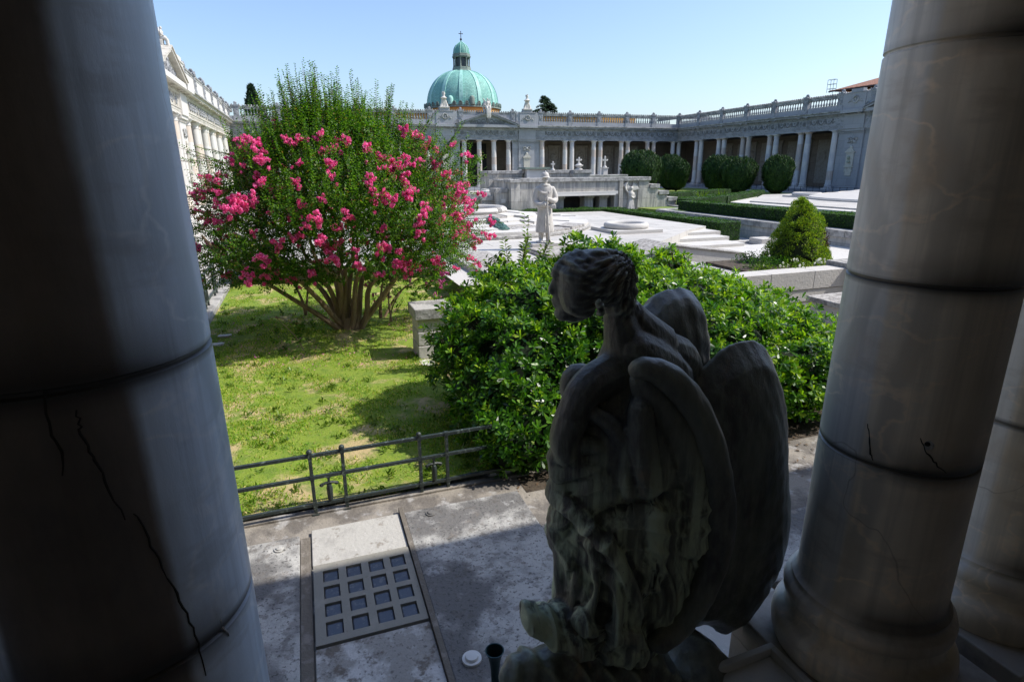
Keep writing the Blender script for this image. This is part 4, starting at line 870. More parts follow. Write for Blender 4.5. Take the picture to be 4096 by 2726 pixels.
# frame as strips round the blocks
cx=[fx0]+[v for c_ in xc for v in (c_-hb,c_+hb)]+[fx1]; cy=[fy0]+[v for c_ in yc for v in (c_-hy,c_+hy)]+[fy1]
gv=[(x,y,.042) for y in cy for x in cx]; nx=len(cx); gf=[]
for j in range(len(cy)-1):
    for i in range(nx-1):
        a=j*nx+i
        if i%2==1 and j%2==1:
            # small walls of the hole
            o=len(gv); gv+= [(cx[i],cy[j],.012),(cx[i+1],cy[j],.012),(cx[i+1],cy[j+1],.012),(cx[i],cy[j+1],.012)]
            t=[a,a+1,a+1+nx,a+nx]
            for q in range(4): gf.append((t[q],t[(q+1)%4],o+(q+1)%4,o+q))
        else: gf.append((a,a+1,a+1+nx,a+nx))
m.add(gv,gf); m.box(fx0,fx1,fy0,fy0+.002,.0,.041); m.box(fx0,fx1,fy1-.002,fy1,.0,.041); m.box(fx0,fx0+.002,fy0,fy1,0,.041)
m.build('frame','panel_frame',gpn,recalc=False)
gm=None
for x in xc:
    for y in yc:
        if gm is None:
            gm=MB().box(-hb+.002,hb-.002,-hy+.002,hy-.002,0,.028).build('glass_block','glass_block',gpn,bevel=.012); gm.location=(x,y,0)
        else: copy_one(gm,gpn,(x,y,0))
def stud(x,y,z,r,label,m='slate_slab',h=.02):
    o=MB().lathe([(r*1.35,0),(r*1.35,h*.5),(r,h*.5),(r*.85,h),(.002,h*1.15)],20).build('metal_stud',m,None,smooth=True); o.location=(x,y,z); return tag(o,label,'stud')
stud(.71,2.83,.045,.045,'white domed cap on the dark slab beside the green vase','lamp_white',.035)
stud(.80,4.50,.045,.034,'dark round stud at the top of the large dark slab')
stud(-.46,4.44,.030,.034,'round stud in the grey slab beside the left column')
stud(3.40,2.99,.0,.055,'pale round cap in the pavement beside the right column base','lamp_white',.02)
# vase
vz=MB(); vz.lathe([(.03,0),(.035,.01),(.022,.03),(.026,.12),(.034,.20),(.05,.25),(.056,.262),(.050,.262),(.040,.22),(.026,.15),(.002,.14)],24,cap=False)
o=vz.build('grave_vase','vase_metal',None,smooth=True); o.location=(.79,2.60,.045); tag(o,'small green metal grave vase standing left of the bronze angel','vase')
# pavement beyond the angel, right
slab('tomb_slab',2.15,3.3,3.7,4.35,.0,.06,'lichen_slab','rough crusted tomb slab between the angel and the right column','tomb slab',.01)
slab('tomb_slab',2.3,4.2,2.75,3.45,.0,.05,'slate_slab','bluish smooth tomb slab below the crusted one, right of the angel','tomb slab',.01)
slab('step_slab',1.66,2.6,1.95,2.6,.0,.40,'slab_pale','pale cracked slab at the foot of the right column block, topmost of the steps','step',.008)
slab('step_slab',1.3,1.78,1.95,2.25,.0,.42,'slab_pale','pale slab right of the bronze drapery at the bottom of the picture','step',.008)
tr=MB(); tr.box(-.22,.22,-.20,-.17,0,.05); tr.box(-.22,.22,.17,.20,0,.05); tr.box(-.22,-.19,-.17,.17,0,.05); tr.box(.19,.22,-.17,.17,0,.05); tr.box(-.19,.19,-.17,.17,0,.008)
o=tr.build('marble_tray','marble_white',None,bevel=.004); o.location=(1.60,1.42,.87); o.rotation_euler=(0,0,R(2)); tag(o,'corner of a white marble frame beside the block under the right column','frame')
m=MB().box(-.2,.2,-.18,.18,0,.345); o=m.build('tray_stand','near_interior',None); o.location=(1.60,1.42,.52); tag(o,'dark stand under the white marble frame','stand')
PB(MB().box(-.13,1.79,.9,1.945,-.02,.42),'step','marble_base',bevel=.008)
# ------------------------------------------------ bronze angel
WING_EDGE=[(0.941,1.5,2.381,0.028),(0.961,1.49,2.392,0.035),(1.016,1.48,2.371,0.044),(1.089,1.47,2.306,0.053),(1.162,1.47,2.207,0.058),(1.217,1.46,2.082,0.063),(1.259,1.46,1.94,0.065),(1.285,1.46,1.783,0.065),(1.292,1.47,1.616,0.061),(1.261,1.48,1.462,0.056),(1.209,1.5,1.335,0.052),(1.114,1.5,1.271,0.046)]
ANGEL_BASE=[[(0.553,1.6,1.216,0.064),(0.712,1.62,1.151,0.105),(0.931,1.62,1.049,0.14),(1.167,1.62,0.977,0.125)],[(0.836,1.66,1.168,0.109),(1.009,1.66,1.059,0.133),(1.126,1.64,1.063,0.114)],[(1.476,1.85,0.639,0.146),(1.567,1.85,0.591,0.136)],[(0.706,1.6,0.965,0.156),(1.02,1.65,0.718,0.245),(1.418,1.75,0.52,0.213)]]
ANGEL_TUBES=[
 [(0.941,1.72,2.636,0.103),(0.889,1.71,2.644,0.1),(0.843,1.71,2.647,0.081)],
 [(0.985,1.72,2.62,0.068),(0.995,1.7,2.576,0.051),(0.981,1.68,2.542,0.041)],
 [(0.834,1.74,2.674,0.062),(0.907,1.74,2.69,0.052),(0.969,1.73,2.68,0.053)],
 [(0.811,1.74,2.65,0.045),(0.804,1.76,2.591,0.041),(0.815,1.76,2.54,0.036)],
 [(0.777,1.75,2.645,0.015),(0.763,1.76,2.615,0.014),(0.758,1.76,2.602,0.014)],
 [(0.774,1.77,2.566,0.013),(0.778,1.77,2.551,0.012)],
 [(0.803,1.77,2.519,0.028),(0.848,1.76,2.507,0.026),(0.875,1.72,2.518,0.022)],
 [(0.771,1.75,2.663,0.022),(0.797,1.75,2.687,0.028)],
 [(0.855,1.6,2.583,0.017),(0.862,1.6,2.554,0.014)],
 [(0.985,1.72,2.541,0.052),(0.991,1.7,2.474,0.062),(1.015,1.7,2.4,0.081),(1.01,1.7,2.307,0.105)],
 [(1.034,1.72,2.438,0.051),(1.15,1.75,2.369,0.068),(1.297,1.8,2.305,0.075),(1.39,1.84,2.224,0.062),(1.392,1.86,2.097,0.068)],
 [(0.969,1.68,2.31,0.079),(0.871,1.64,2.3,0.069),(0.811,1.62,2.27,0.06),(0.78,1.62,2.203,0.055)],
 [(0.998,1.88,2.208,0.053),(0.931,1.92,2.223,0.047),(0.906,1.92,2.164,0.039)],
 [(1.022,1.7,2.268,0.116),(0.968,1.7,2.15,0.162),(0.954,1.7,2.003,0.183),(0.971,1.7,1.844,0.202),(0.99,1.7,1.677,0.217),(1.009,1.7,1.502,0.222)],
 [(0.78,1.62,2.203,0.059),(0.761,1.63,2.119,0.056),(0.784,1.63,2.048,0.052),(0.872,1.62,2.008,0.052)],
 [(0.776,1.66,2.054,0.054),(0.761,1.68,1.998,0.046),(0.816,1.66,1.939,0.055)],
 [(0.781,1.68,1.925,0.056),(0.758,1.7,1.878,0.042),(0.808,1.66,1.839,0.054)],
 [(0.791,1.68,1.789,0.068),(0.78,1.7,1.694,0.054),(0.824,1.66,1.634,0.074)],
 [(0.761,1.74,1.699,0.026),(0.77,1.74,1.615,0.023)],
 [(0.802,1.7,1.689,0.056),(0.801,1.7,1.545,0.05),(0.818,1.72,1.387,0.051),(0.852,1.74,1.251,0.061)],
 [(0.844,1.64,1.665,0.055),(0.838,1.62,1.55,0.041),(0.823,1.62,1.42,0.038),(0.845,1.62,1.321,0.042)],
 [(0.851,1.56,1.749,0.044),(0.865,1.54,1.624,0.039),(0.855,1.53,1.507,0.036),(0.828,1.55,1.41,0.042)],
 [(0.906,1.53,1.704,0.039),(0.915,1.5,1.588,0.037),(0.911,1.5,1.46,0.045),(0.887,1.52,1.339,0.05)],
 [(0.977,1.66,1.482,0.194),(1.007,1.66,1.332,0.188),(1.045,1.64,1.241,0.16)],
 [(0.627,1.62,1.473,0.034),(0.636,1.6,1.437,0.051),(0.702,1.58,1.367,0.053),(0.806,1.56,1.306,0.061),(0.912,1.54,1.254,0.058),(0.997,1.52,1.244,0.057)],
 [(0.659,1.62,1.422,0.048),(0.735,1.62,1.379,0.067),(0.823,1.62,1.351,0.09),(0.921,1.62,1.297,0.107)],
 [(0.939,1.5,1.329,0.046),(0.987,1.5,1.22,0.032)],
 [(0.969,1.52,2.338,0.036),(1.028,1.54,2.216,0.05),(1.086,1.55,2.052,0.07),(1.13,1.56,1.839,0.091)],
 [(0.964,1.5,2.242,0.041),(0.981,1.5,2.114,0.05),(1.015,1.49,1.953,0.051),(1.05,1.49,1.747,0.053),(1.045,1.49,1.538,0.054)],
 [(1.124,1.72,2.315,0.084),(1.142,1.72,2.206,0.102),(1.095,1.7,2.101,0.111)],
 [(0.843,1.58,2.214,0.025),(0.899,1.55,2.169,0.032),(0.945,1.54,2.092,0.035),(0.94,1.53,1.994,0.036),(0.968,1.52,1.907,0.04),(0.984,1.52,1.814,0.04),(1.054,1.52,1.674,0.045)],
 [(0.755,1.64,2.077,0.039),(0.829,1.6,2.102,0.037),(0.896,1.58,2.081,0.034)],
 [(0.752,1.66,1.981,0.044),(0.823,1.6,2.008,0.04),(0.899,1.56,1.986,0.038)],
 [(0.753,1.68,1.875,0.04),(0.804,1.57,1.829,0.04),(0.867,1.5,1.755,0.038),(0.937,1.49,1.621,0.039),(1.015,1.5,1.451,0.046)],
 [(0.802,1.54,1.426,0.049),(0.905,1.5,1.385,0.055),(1.023,1.5,1.324,0.056)],
 [(0.839,1.71,2.615,0.076),(0.831,1.71,2.578,0.06),(0.859,1.7,2.552,0.043)],
 [(1.024,1.72,2.534,0.042),(1.078,1.72,2.461,0.064),(1.175,1.74,2.375,0.081)],
 [(0.69,1.66,1.392,0.04),(0.778,1.66,1.377,0.059),(0.863,1.66,1.363,0.081)],
 [(0.976,1.51,2.349,0.032),(1.023,1.51,2.282,0.049),(1.092,1.5,2.177,0.062),(1.154,1.5,2.046,0.072),(1.201,1.5,1.879,0.08),(1.207,1.5,1.702,0.082)],
 [(1.032,1.66,2.391,0.073),(1.129,1.68,2.328,0.08),(1.237,1.72,2.243,0.078)]]
ANGEL_WINGS=[
 ((1.102,1.545,1.802),[(0.984,1.545,2.345),(1.061,1.545,2.335),(1.157,1.545,2.25),(1.241,1.545,2.125),(1.311,1.545,1.964),(1.37,1.545,1.742),(1.373,1.545,1.519),(1.31,1.545,1.337),(1.194,1.545,1.204),(1.059,1.545,1.2),(0.967,1.545,1.279),(0.912,1.545,1.532),(0.9,1.545,1.798),(0.917,1.545,2.038),(0.945,1.545,2.218)],0.085),
 ((1.635,1.8,1.651),[(1.334,1.8,2.15),(1.42,1.8,2.223),(1.508,1.8,2.296),(1.601,1.8,2.328),(1.696,1.8,2.316),(1.77,1.8,2.245),(1.827,1.8,2.104),(1.88,1.8,1.91),(1.919,1.8,1.72),(1.96,1.8,1.52),(1.975,1.8,1.315),(1.948,1.8,1.126),(1.892,1.8,0.998),(1.81,1.8,0.89),(1.735,1.8,0.84),(1.675,1.8,0.856),(1.596,1.8,0.928),(1.496,1.8,0.952),(1.408,1.8,1.029),(1.35,1.8,1.404),(1.331,1.8,1.772),(1.324,1.8,2.0)],0.16),
 ((1.42,1.98,2.319),[(1.228,1.98,2.412),(1.287,1.98,2.48),(1.354,1.98,2.521),(1.425,1.98,2.529),(1.489,1.98,2.501),(1.533,1.98,2.433),(1.562,1.98,2.338),(1.569,1.98,2.236),(1.565,1.98,2.122),(1.491,1.98,2.085),(1.361,1.98,2.125),(1.258,1.98,2.216),(1.221,1.98,2.329)],0.13)]
def pillow(mb,ctr,out,th,bulge=1,rings=7,ny=0):
    c=Vector(ctr); n=len(out); 
    # resample outline smoothly
    P=np.array(out); Q=[]
    for i in range(n):
        p0,p1,p2,p3=P[i-1],P[i],P[(i+1)%n],P[(i+2)%n]
        for k in range(3):
            t=k/3; Q.append(.5*((2*p1)+(-p0+p2)*t+(2*p0-5*p1+4*p2-p3)*t*t+(-p0+3*p1-3*p2+p3)*t**3))
    Q=[Vector(q) for q in Q]; N=len(Q); vs=[];fs=[]
    for side in (-1,1):
        base=len(vs); vs.append(c+Vector((0,side*th*bulge,0)))
        for j in range(1,rings+1):
            r_=j/rings; d=th*math.sqrt(max(0,1-r_*r_))*bulge
            for q in Q: vs.append(c+(q-c)*r_+Vector((0,side*d,0)))
        for k in range(N):
            k2=(k+1)%N; fs.append((base,base+1+k,base+1+k2))
            for j in range(rings-1):
                a=base+1+j*N; fs.append((a+k,a+N+k,a+N+k2,a+k2))
    o0=1+(rings-1)*N; o1=1+rings*N+1+(rings-1)*N
    mb.add(vs,fs)
def make_angel():
    root=empty('bronze_angel',(1.05,1.68,.42),'dark bronze angel with bowed head and folded wings, seen from behind between the marble columns','statue')
    m=MB()
    for ch in ANGEL_TUBES: m.chain(ch,12)
    pillow(m,*ANGEL_WINGS[0])
    def disp(co,no):
        x,y,z=co[:,0],co[:,1],co[:,2]; d=np.zeros(len(co))
        def sn(fx,fy,fz,ph): return np.sin(fx*x+fy*y+fz*z+ph)
        w1=sn(9,5,4,1.0); w2=sn(4,8,7,2.3); w3=sn(13,2,9,.4)
        head=(z>2.47)&(x<1.08)&(y>1.55); hd=np.clip((z-2.47)/.08,0,1)*(x<1.07)
        th=np.arctan2(z-2.70,x-1.0); dd=np.hypot(z-2.70,x-1.0); hair=.75*np.sin(17*th+5*np.sin(24*dd+8*y)+1.2*w1)+.55*np.sin(33*th+6*np.sin(30*dd+1)+2*w2)+.35*np.sin(62*th+7*np.sin(26*dd)+2*w1)
        face=np.exp(-(((x-.77)/.07)**2+((z-2.60)/.07)**2))
        d+=np.where(head,hair*.0050*hd*(1-face),0)
        def crease(t): return 1-2*np.abs(np.sin(t))**.7
        zb=np.clip((2.22-z)/.15,0,1)*(x<1.36)
        q=x+.10*np.sin(3.3*z+.6)+.022*np.sin(10*z+2*x)+.35*(y-1.6)*np.clip(1.9-z,0,1)
        f=crease(40*q+.8*w1)*.5+crease(71*q+1.0*w2)*.3+np.sin(150*q+2*w1)*.2
        q2=z-.42*(x-.95)+.05*np.sin(11*x+1)+.03*np.sin(9*y)
        up=crease(34*q2+1.4*w1)*.55+np.sin(70*q2+2*w2+6*x)*.2
        lo=np.clip((1.80-z)/.25,0,1); soft=np.clip((2.15-z)/.3,0,1)
        d+=zb*(f*.0135*lo+up*.010*(1-lo)*soft)
        wing_=(x>=1.22)&(z>1.0)
        fe=crease(42*x+12*z+1.2*w1)*.5+np.sin(105*x+24*z+1.5*w2)*.3+np.sin(18*z+5*x+2*w2)*.3
        d+=np.where(wing_,fe*.0042,0)
        sm=lambda a,b,t: np.clip((t-a)/(b-a),0,1)
        hol=np.exp(-(((x-1.03-.10*(1.7-z))/.035)**2))*sm(2.08,1.9,z)*sm(1.1,1.25,z)
        d-=hol*.040*np.clip(np.sin(9*z+1)+.6,0,1)
        hol2=np.exp(-(((x-.86)/.022)**2))*sm(1.68,1.55,z)*sm(1.15,1.25,z); d-=hol2*.035
        hol3=np.exp(-(((z-1.86-.35*(x-.9))/.03)**2))*sm(.82,.9,x)*sm(1.14,1.03,x); d-=hol3*.045
        # hollow under the jaw
        hol4=np.exp(-(((x-.90)/.045)**2+((z-2.50)/.05)**2)); d-=hol4*.012
        return d
    def dwing(co,no):
        x,y,z=co[:,0],co[:,1],co[:,2]
        return .0012*np.sin(46*x+16*z+2*np.sin(6*z))+.0008*np.sin(120*x+30*z+3*np.sin(9*z+4*x))+.0022*np.sin(11*z+6*x)+.001*np.sin(60*z+2*np.sin(30*x))
    def dbase(co,no):
        x,y,z=co[:,0],co[:,1],co[:,2]; return .012*(1-2*np.abs(np.sin(22*x+14*z+2*np.sin(7*x)+9*y)))+.005*np.sin(60*x-30*z+3*np.sin(11*x))
    o=remesh_build(m,'body','bronze_patina_lit',root,.0060,3,.5,disp); o.location=(-1.05,-1.68,-.42)
    m=MB(); m.chain(WING_EDGE,14); o=remesh_build(m,'wing_edge','bronze_dark',root,.0075,3,.5,dwing); o.location=(-1.05,-1.68,-.42)
    m=MB(); pillow(m,*ANGEL_WINGS[1]); o=remesh_build(m,'wing','bronze_dark',root,.009,8,.5,dwing); o.location=(-1.05,-1.68,-.42)
    m=MB(); pillow(m,*ANGEL_WINGS[2]); o=remesh_build(m,'wing','bronze_dark',root,.009,6,.5,lambda co,no: dwing(co,no)*2.2); o.location=(-1.05,-1.68,-.42)
    m=MB()
    for ch in ANGEL_BASE: m.chain(ch,12)
    m.chain([(.75,1.7,.50,.22),(1.1,1.72,.55,.34),(1.45,1.75,.50,.24)],12); m.box(.55,1.65,1.42,1.93,.42,.60); m.ell((1.42,1.72,.80),(.20,.22,.20),12,8)
    o=remesh_build(m,'draped_base','bronze_dark',root,.009,3,.5,dbase); o.location=(-1.05,-1.68,-.42)
    return root
make_angel()

# ------------------------------------------------ stone soldier
def make_soldier(loc,rz):
    root=empty('soldier_statue',loc,'pale stone soldier statue in helmet and greatcoat holding a rifle on the white platform','statue',rz)
    m=MB()
    # local: x = his left/right in the picture, -y = towards the camera; height 2.0
    def sec(z,rx,ry,cx=0,cy=0): return (z,rx,ry,cx,cy)
    secs=[sec(.30,.285,.25,.0,.0),sec(.34,.292,.255),sec(.60,.265,.225),sec(.90,.235,.195),sec(1.12,.222,.18),sec(1.20,.215,.17),sec(1.32,.235,.18),sec(1.48,.262,.18),sec(1.58,.255,.165),sec(1.645,.19,.14),sec(1.69,.11,.10)]
    vs=[];fs=[];S=40
    for z,rx,ry,cx,cy in secs:
        fo=max(0,(1.15-z)/.85)
        for k in range(S):
            a=2*PI*k/S; w=1+fo*(.045*math.sin(9*a+1)+.03*math.sin(14*a+2)); vs.append((cx+rx*w*math.cos(a),cy+ry*w*math.sin(a),z))
    for i in range(len(secs)-1):
        for k in range(S): k2=(k+1)%S; fs.append((i*S+k,i*S+k2,(i+1)*S+k2,(i+1)*S+k))
    fs.append(tuple(range(S-1,-1,-1))); fs.append(tuple((len(secs)-1)*S+k for k in range(S))); m.add(vs,fs)
    # legs with puttees, boots
    for sx,yy in ((-1,0),(1,.02)):
        m.chain([(sx*.11,yy,.40,.105),(sx*.115,yy,.24,.088),(sx*.12,yy+.01,.10,.072)],10); m.chain([(sx*.12,yy+.06,.06,.065),(sx*.13,yy-.06,.055,.062),(sx*.145,yy-.19,.04,.048)],10)
    m.box(-.26,.27,-.25,.18,-.0,.03)
    # sleeves: upper arms down, forearms across to the rifle
    m.chain([(-.235,.0,1.55,.088),(-.30,.0,1.38,.085),(-.315,-.03,1.20,.088),(-.22,-.16,1.11,.080),(-.08,-.235,1.13,.066),(.02,-.26,1.15,.052)],12)
    m.chain([(.235,.0,1.55,.088),(.31,.0,1.40,.085),(.33,-.03,1.25,.088),(.25,-.15,1.22,.078),(.13,-.22,1.26,.064),(.05,-.255,1.28,.050)],12)
    # cape collar and lapels
    m.chain([(-.17,-.05,1.60,.05),(-.20,-.10,1.52,.03),(-.10,-.17,1.45,.03),(.03,-.185,1.44,.02)],8); m.chain([(.15,-.07,1.60,.05),(.17,-.13,1.53,.028),(.10,-.18,1.46,.028)],8)
    m.torus((0,0,1.66),.125,.04,20,8,'z')
    m.chain([(-.02,-.175,1.42,.016),(-.015,-.185,1.0,.014),(-.02,-.235,.6,.014),(-.03,-.27,.33,.014)],6)
    # belt, pouches, cuffs
    m.torus((0,0,1.08),.218,.025,30,6,'z'); 
    for x in (-.16,.19,.27): m.box(x-.05,x+.05,-.20-.02,-.12,1.0,1.12)
    m.ell((-.05,-.25,1.13),(.05,.09,.085),10,8); 
    # neck and head
    m.chain([(0,.0,1.64,.072),(0,-.01,1.74,.066)],10); m.ell((0,-.015,1.83),(.088,.105,.125),14,10); m.ell((0,-.075,1.775),(.052,.048,.045),10,8)
    o=remesh_build(m,'greatcoat_figure','statue_stone',root,.0125,3,.5)
    # face, helmet, hands, rifle as parts
    f=MB(); f.chain([(0,-.118,1.865,.012),(0,-.138,1.83,.016),(0,-.135,1.815,.017)],8); f.ell((-.035,-.103,1.857),(.018,.012,.010),8,6); f.ell((.035,-.103,1.857),(.018,.012,.010),8,6)
    f.chain([(-.055,-.105,1.878,.010),(0,-.118,1.874,.010),(.055,-.105,1.878,.010)],6); f.ell((0,-.120,1.79),(.030,.012,.010),8,6); f.ell((0,-.112,1.775),(.024,.012,.008),8,6)
    for sx in (-1,1): f.ell((sx*.088,.0,1.83),(.012,.022,.034),8,6)
    f.build('face','statue_stone',root,smooth=True)
    h=MB(); h.lathe([(.150,.0),(.152,.012),(.128,.03),(.122,.07),(.105,.115),(.07,.148),(.03,.162),(.002,.165)],28,(0,0,1.875),sy=1.18); h.tube([(0,-.10,2.00),(0,-.04,2.055),(0,.05,2.055),(0,.13,1.99)],[.012,.02,.02,.012],6); h.ell((0,-.155,1.885),(.09,.045,.008),10,6)
    h.build('helmet','statue_stone',root,smooth=True)
    hd=MB()
    def hand(c,sg):
        cx,cy,cz=c
        hd.ell(c,(.045,.028,.040),10,8)
        for k in range(4):
            z=cz+.032-.021*k; L_=[.052,.060,.056,.044][k]
            hd.chain([(cx+sg*.02,cy-.022,z,.0105),(cx-sg*.016,cy-.044,z-.002,.0105),(cx-sg*L_,cy-.030,z-.003,.0095),(cx-sg*L_*.98,cy-.004,z-.004,.008)],7)
        hd.chain([(cx+sg*.018,cy-.012,cz+.034,.012),(cx-sg*.012,cy-.03,cz+.056,.011),(cx-sg*.038,cy-.036,cz+.060,.009)],7)
    hand((.005,-.262,1.155),-1); hand((.045,-.270,1.275),1)
    hd.build('hands','statue_stone',root,smooth=True)
    rf=MB(); rf.chain([(.020,-.285,1.46,.010),(.03,-.285,1.30,.012),(.035,-.285,1.10,.018),(.05,-.283,.85,.022)],8); rf.chain([(.05,-.283,.88,.026),(.065,-.283,.62,.030),(.075,-.283,.50,.028),(.095,-.283,.32,.036),(.115,-.285,.05,.052)],8)
    rf.box(.095,.165,-.325,-.245,.03,.06); rf.chain([(.02,-.30,.78,.008),(-.01,-.30,.66,.010),(.02,-.29,.50,.008)],6); rf.ell((.11,-.29,.56),(.022,.012,.03),8,6); rf.tube([(.02,-.285,1.44),(.018,-.285,1.60)],[.006,.003],6)
    rf.build('rifle','statue_stone',root,smooth=True)
    return root
so_=make_soldier((6.66,16.03,.853),R(-14)); so_.scale=(.92,.92,.985)

# ------------------------------------------------ figures on the arcade roofs
def roof_angel(loc,rz,label,sc_=1.0):
    m=MB()
    m.chain([(0,0,.75,.20),(0,-.02,1.0,.17),(0,-.02,1.25,.19),(0,-.02,1.38,.10)],10); m.ell((0,-.06,1.56),(.10,.115,.135),10,8); m.chain([(0,-.02,1.3,.07),(0,-.04,1.5,.06)],8)
    for sx in (-1,1):
        m.chain([(sx*.12,-.05,.78,.17),(sx*.17,-.36,.72,.15),(sx*.15,-.44,.40,.12),(sx*.12,-.46,.0,.13),(sx*.10,-.50,-.28,.08)],10)
        m.chain([(sx*.22,-.02,1.28,.075),(sx*.31,-.08,1.05,.065),(sx*.24,-.28,.92,.055),(sx*.10,-.36,.90,.05)],8)
        for k in range(6): m.chain([(sx*.08,.12,1.15,.06),(sx*(.24+.03*k),.16,1.45-.12*k,.07),(sx*(.40-.01*k),.18,1.66-.26*k,.05)],7)
    for k in range(7): x=-.2+.066*k; m.tube([(x*.8,-.50,.66),(x,-.56,.2),(x*1.1,-.55,-.25)],[.03,.035,.03],5)
    m.box(-.34,.34,-.12,.24,.0,.62)
    o=remesh_build(m,'angel_statue','statue_stone',None,.03,2); o.location=loc; o.rotation_euler=(0,0,rz); o.scale=(sc_,)*3
    return tag(o,label,'statue')
roof_angel((CB,62.85,8.26),0,'seated winged angel statue on the far pediment, in front of the green dome')
def finial(loc,rz,label,owl=False):
    m=MB(); m.box(-.52,.52,-.30,.30,0,.12)
    for sx in (-1,1):
        m.chain([(sx*.30,-.05,.12,.13),(sx*.26,-.02,.40,.11),(sx*.20,0,.62,.10),(sx*.15,0,.78,.09)],8); m.ell((sx*.18,-.06,.86),(.08,.08,.09),8,6); m.chain([(sx*.2,0,.55,.06),(sx*.36,-.04,.36,.05),(sx*.40,-.1,.16,.05)],6)
    m.box(-.13,.13,-.1,.1,.1,.95); m.lathe([(.30,.92),(.36,.96),(.30,1.0),(.16,1.10),(.12,1.2)],12)
    m.chain([(0,0,1.18,.10),(.02,0,1.34,.13),(.0,-.03,1.48,.10),(.06,-.08,1.56,.05)],8); m.chain([(-.08,0,1.3,.06),(-.14,.02,1.46,.05),(-.10,.04,1.56,.03)],6); m.chain([(.1,0,1.3,.05),(.16,.02,1.44,.04)],6)
    o=remesh_build(m,'roof_finial','statue_stone',None,.03,1); o.location=loc; o.rotation_euler=(0,0,rz); return tag(o,label,'roof sculpture')
finial((CB-4.6,63.15,8.905),0,'carved roof sculpture with crouching figures, standing left of the roof angel')
finial((CB+4.6,63.15,8.905),0,'carved roof sculpture with crouching figures, standing right of the roof angel near the fir tree')
o=roof_angel((-5.5,34.0,8.5),PI/2,'small carved figure at the tip of the left arcade pediment',.55)

# ------------------------------------------------ chapel with green dome
ch=empty('domed_chapel',(24.0,90,0),'ochre chapel with a green copper dome and lantern rising behind the far arcade','chapel')
ch.scale=(.955,.955,1)
def CH(mb,name,m,**k): return mb.build(name,m,ch,**k)
CH(MB().box(-27,22,-15,-14.6,0,9.4),'side_wall','ochre_plaster')
CH(MB().box(-27.2,15.7,-15.2,-6,9.4,9.6),'low_roof','roof_tile')
CH(MB().lathe([(5.75,0),(5.75,11.0),(5.85,11.05),(5.85,11.12)],24,a0=R(7.5)),'drum','ochre_plaster')
CH(MB().lathe([(5.95,11.12),(6.0,11.2),(5.9,11.3),(5.9,11.42)],48),'drum_cornice','copper_dull')
def dome_r(t): # t 0..1 base to lantern
    return 5.48*math.cos(t*PI/2*.86)**.92
def dome_z(t): return 11.75+4.75*math.sin(t*PI/2*.93)
prof=[(5.9,11.42),(5.85,11.75)]+[(dome_r(i/22),dome_z(i/22)) for i in range(23)]
mb=MB(); SEG=72; mb.lathe(prof,SEG,cap=False)
o=CH(mb,'dome','copper_green',smooth=True)
uvl=o.data.uv_layers.new(name='UV'); arr=np.zeros(len(o.data.loops)*2)
for p in o.data.polygons:
    ks=[(v%SEG) for v in p.vertices]; wrap=max(ks)-min(ks)>2
    for li,v in zip(p.loop_indices,p.vertices):
        k=v%SEG; k=k+SEG if (wrap and k==0) else k
        arr[2*li]=k/SEG*60*.42; arr[2*li+1]=(v//SEG)*.33
uvl.data.foreach_set('uv',arr)
NR=12
for k in range(NR):
    a=2*PI*k/NR+R(13); m=MB(); hw=.30
    vs=[];fs=[]
    for i in range(23):
        r_=dome_r(i/22)+.07; z=dome_z(i/22)+.03; w=hw*(.45+.55*r_/5.6)
        for s_ in (-1,1): vs.append((r_*math.cos(a)-s_*w*math.sin(a),r_*math.sin(a)+s_*w*math.cos(a),z)); vs.append(((r_-.14)*math.cos(a)-s_*w*math.sin(a),(r_-.14)*math.sin(a)+s_*w*math.cos(a),z-.05))
    for i in range(22):
        b=i*4; c=b+4
        fs+=[(b,b+2,c+2,c),(b,c,c+1,b+1),(b+2,b+3,c+3,c+2)]
    m.add(vs,fs); CH(m,'dome_rib','copper_rib')
am=None
for k in range(40):
    a=2*PI*k/40
    if am is None:
        m=MB(); m.torus((0,-.10,.28),.20,.07,10,6,'y',0,PI); m.box(-.27,-.13,-.16,.0,0,.28); m.box(.13,.27,-.16,.0,0,.28); m.box(-.14,.14,-.06,.02,0,.42); m.ell((0,-.10,.22),(.09,.08,.14),8,6)
        am=CH(m,'arched_crest','copper_dull',smooth=True); o=am
    else: o=copy_one(am,ch)
    o.location=(5.86*math.cos(a),5.86*math.sin(a),11.42); o.rotation_euler=(0,0,a+PI/2)
for k in (0,1): 
    a=R(-104-32*k+13); m=MB(); m.lathe([(.42,0),(.42,.7),(.36,.95),(.2,1.1),(.01,1.16)],14,sy=.8); o=CH(m,'dormer','copper_rib' if k else 'copper_dull',smooth=True); o.location=(5.75*math.cos(a),5.75*math.sin(a),11.5)
CH(MB().lathe([(1.62,16.30),(1.55,16.55),(1.45,16.62),(1.40,16.95),(1.32,17.0)],8,a0=R(22.5)),'lantern_base','copper_dull')
CH(MB().lathe([(1.0,17.0),(1.0,18.25)],8,a0=R(22.5)),'lantern_window','window_dark')
m=MB()
for k in range(8):
    a=R(22.5)+k*PI/4; cx_,cy_=1.2*math.cos(a),1.2*math.sin(a); m.lathe([(.15,17.0),(.15,17.1),(.11,17.15),(.10,18.1),(.15,18.2),(.16,18.28)],8,(cx_,cy_,0))
CH(m,'lantern_columns','copper_dull',smooth=True)
CH(MB().lathe([(1.35,18.26),(1.42,18.32),(1.46,18.45),(1.36,18.5),(1.36,18.75),(1.28,18.8)],8,a0=R(22.5)),'lantern_cornice','copper_dull')
CH(MB().lathe([(1.24,18.7),(1.22,19.1),(1.10,19.5),(.85,19.9),(.5,20.2),(.18,20.36),(.12,20.45),(.10,20.6)],24),'lantern_dome','copper_green',smooth=True)
m=MB()
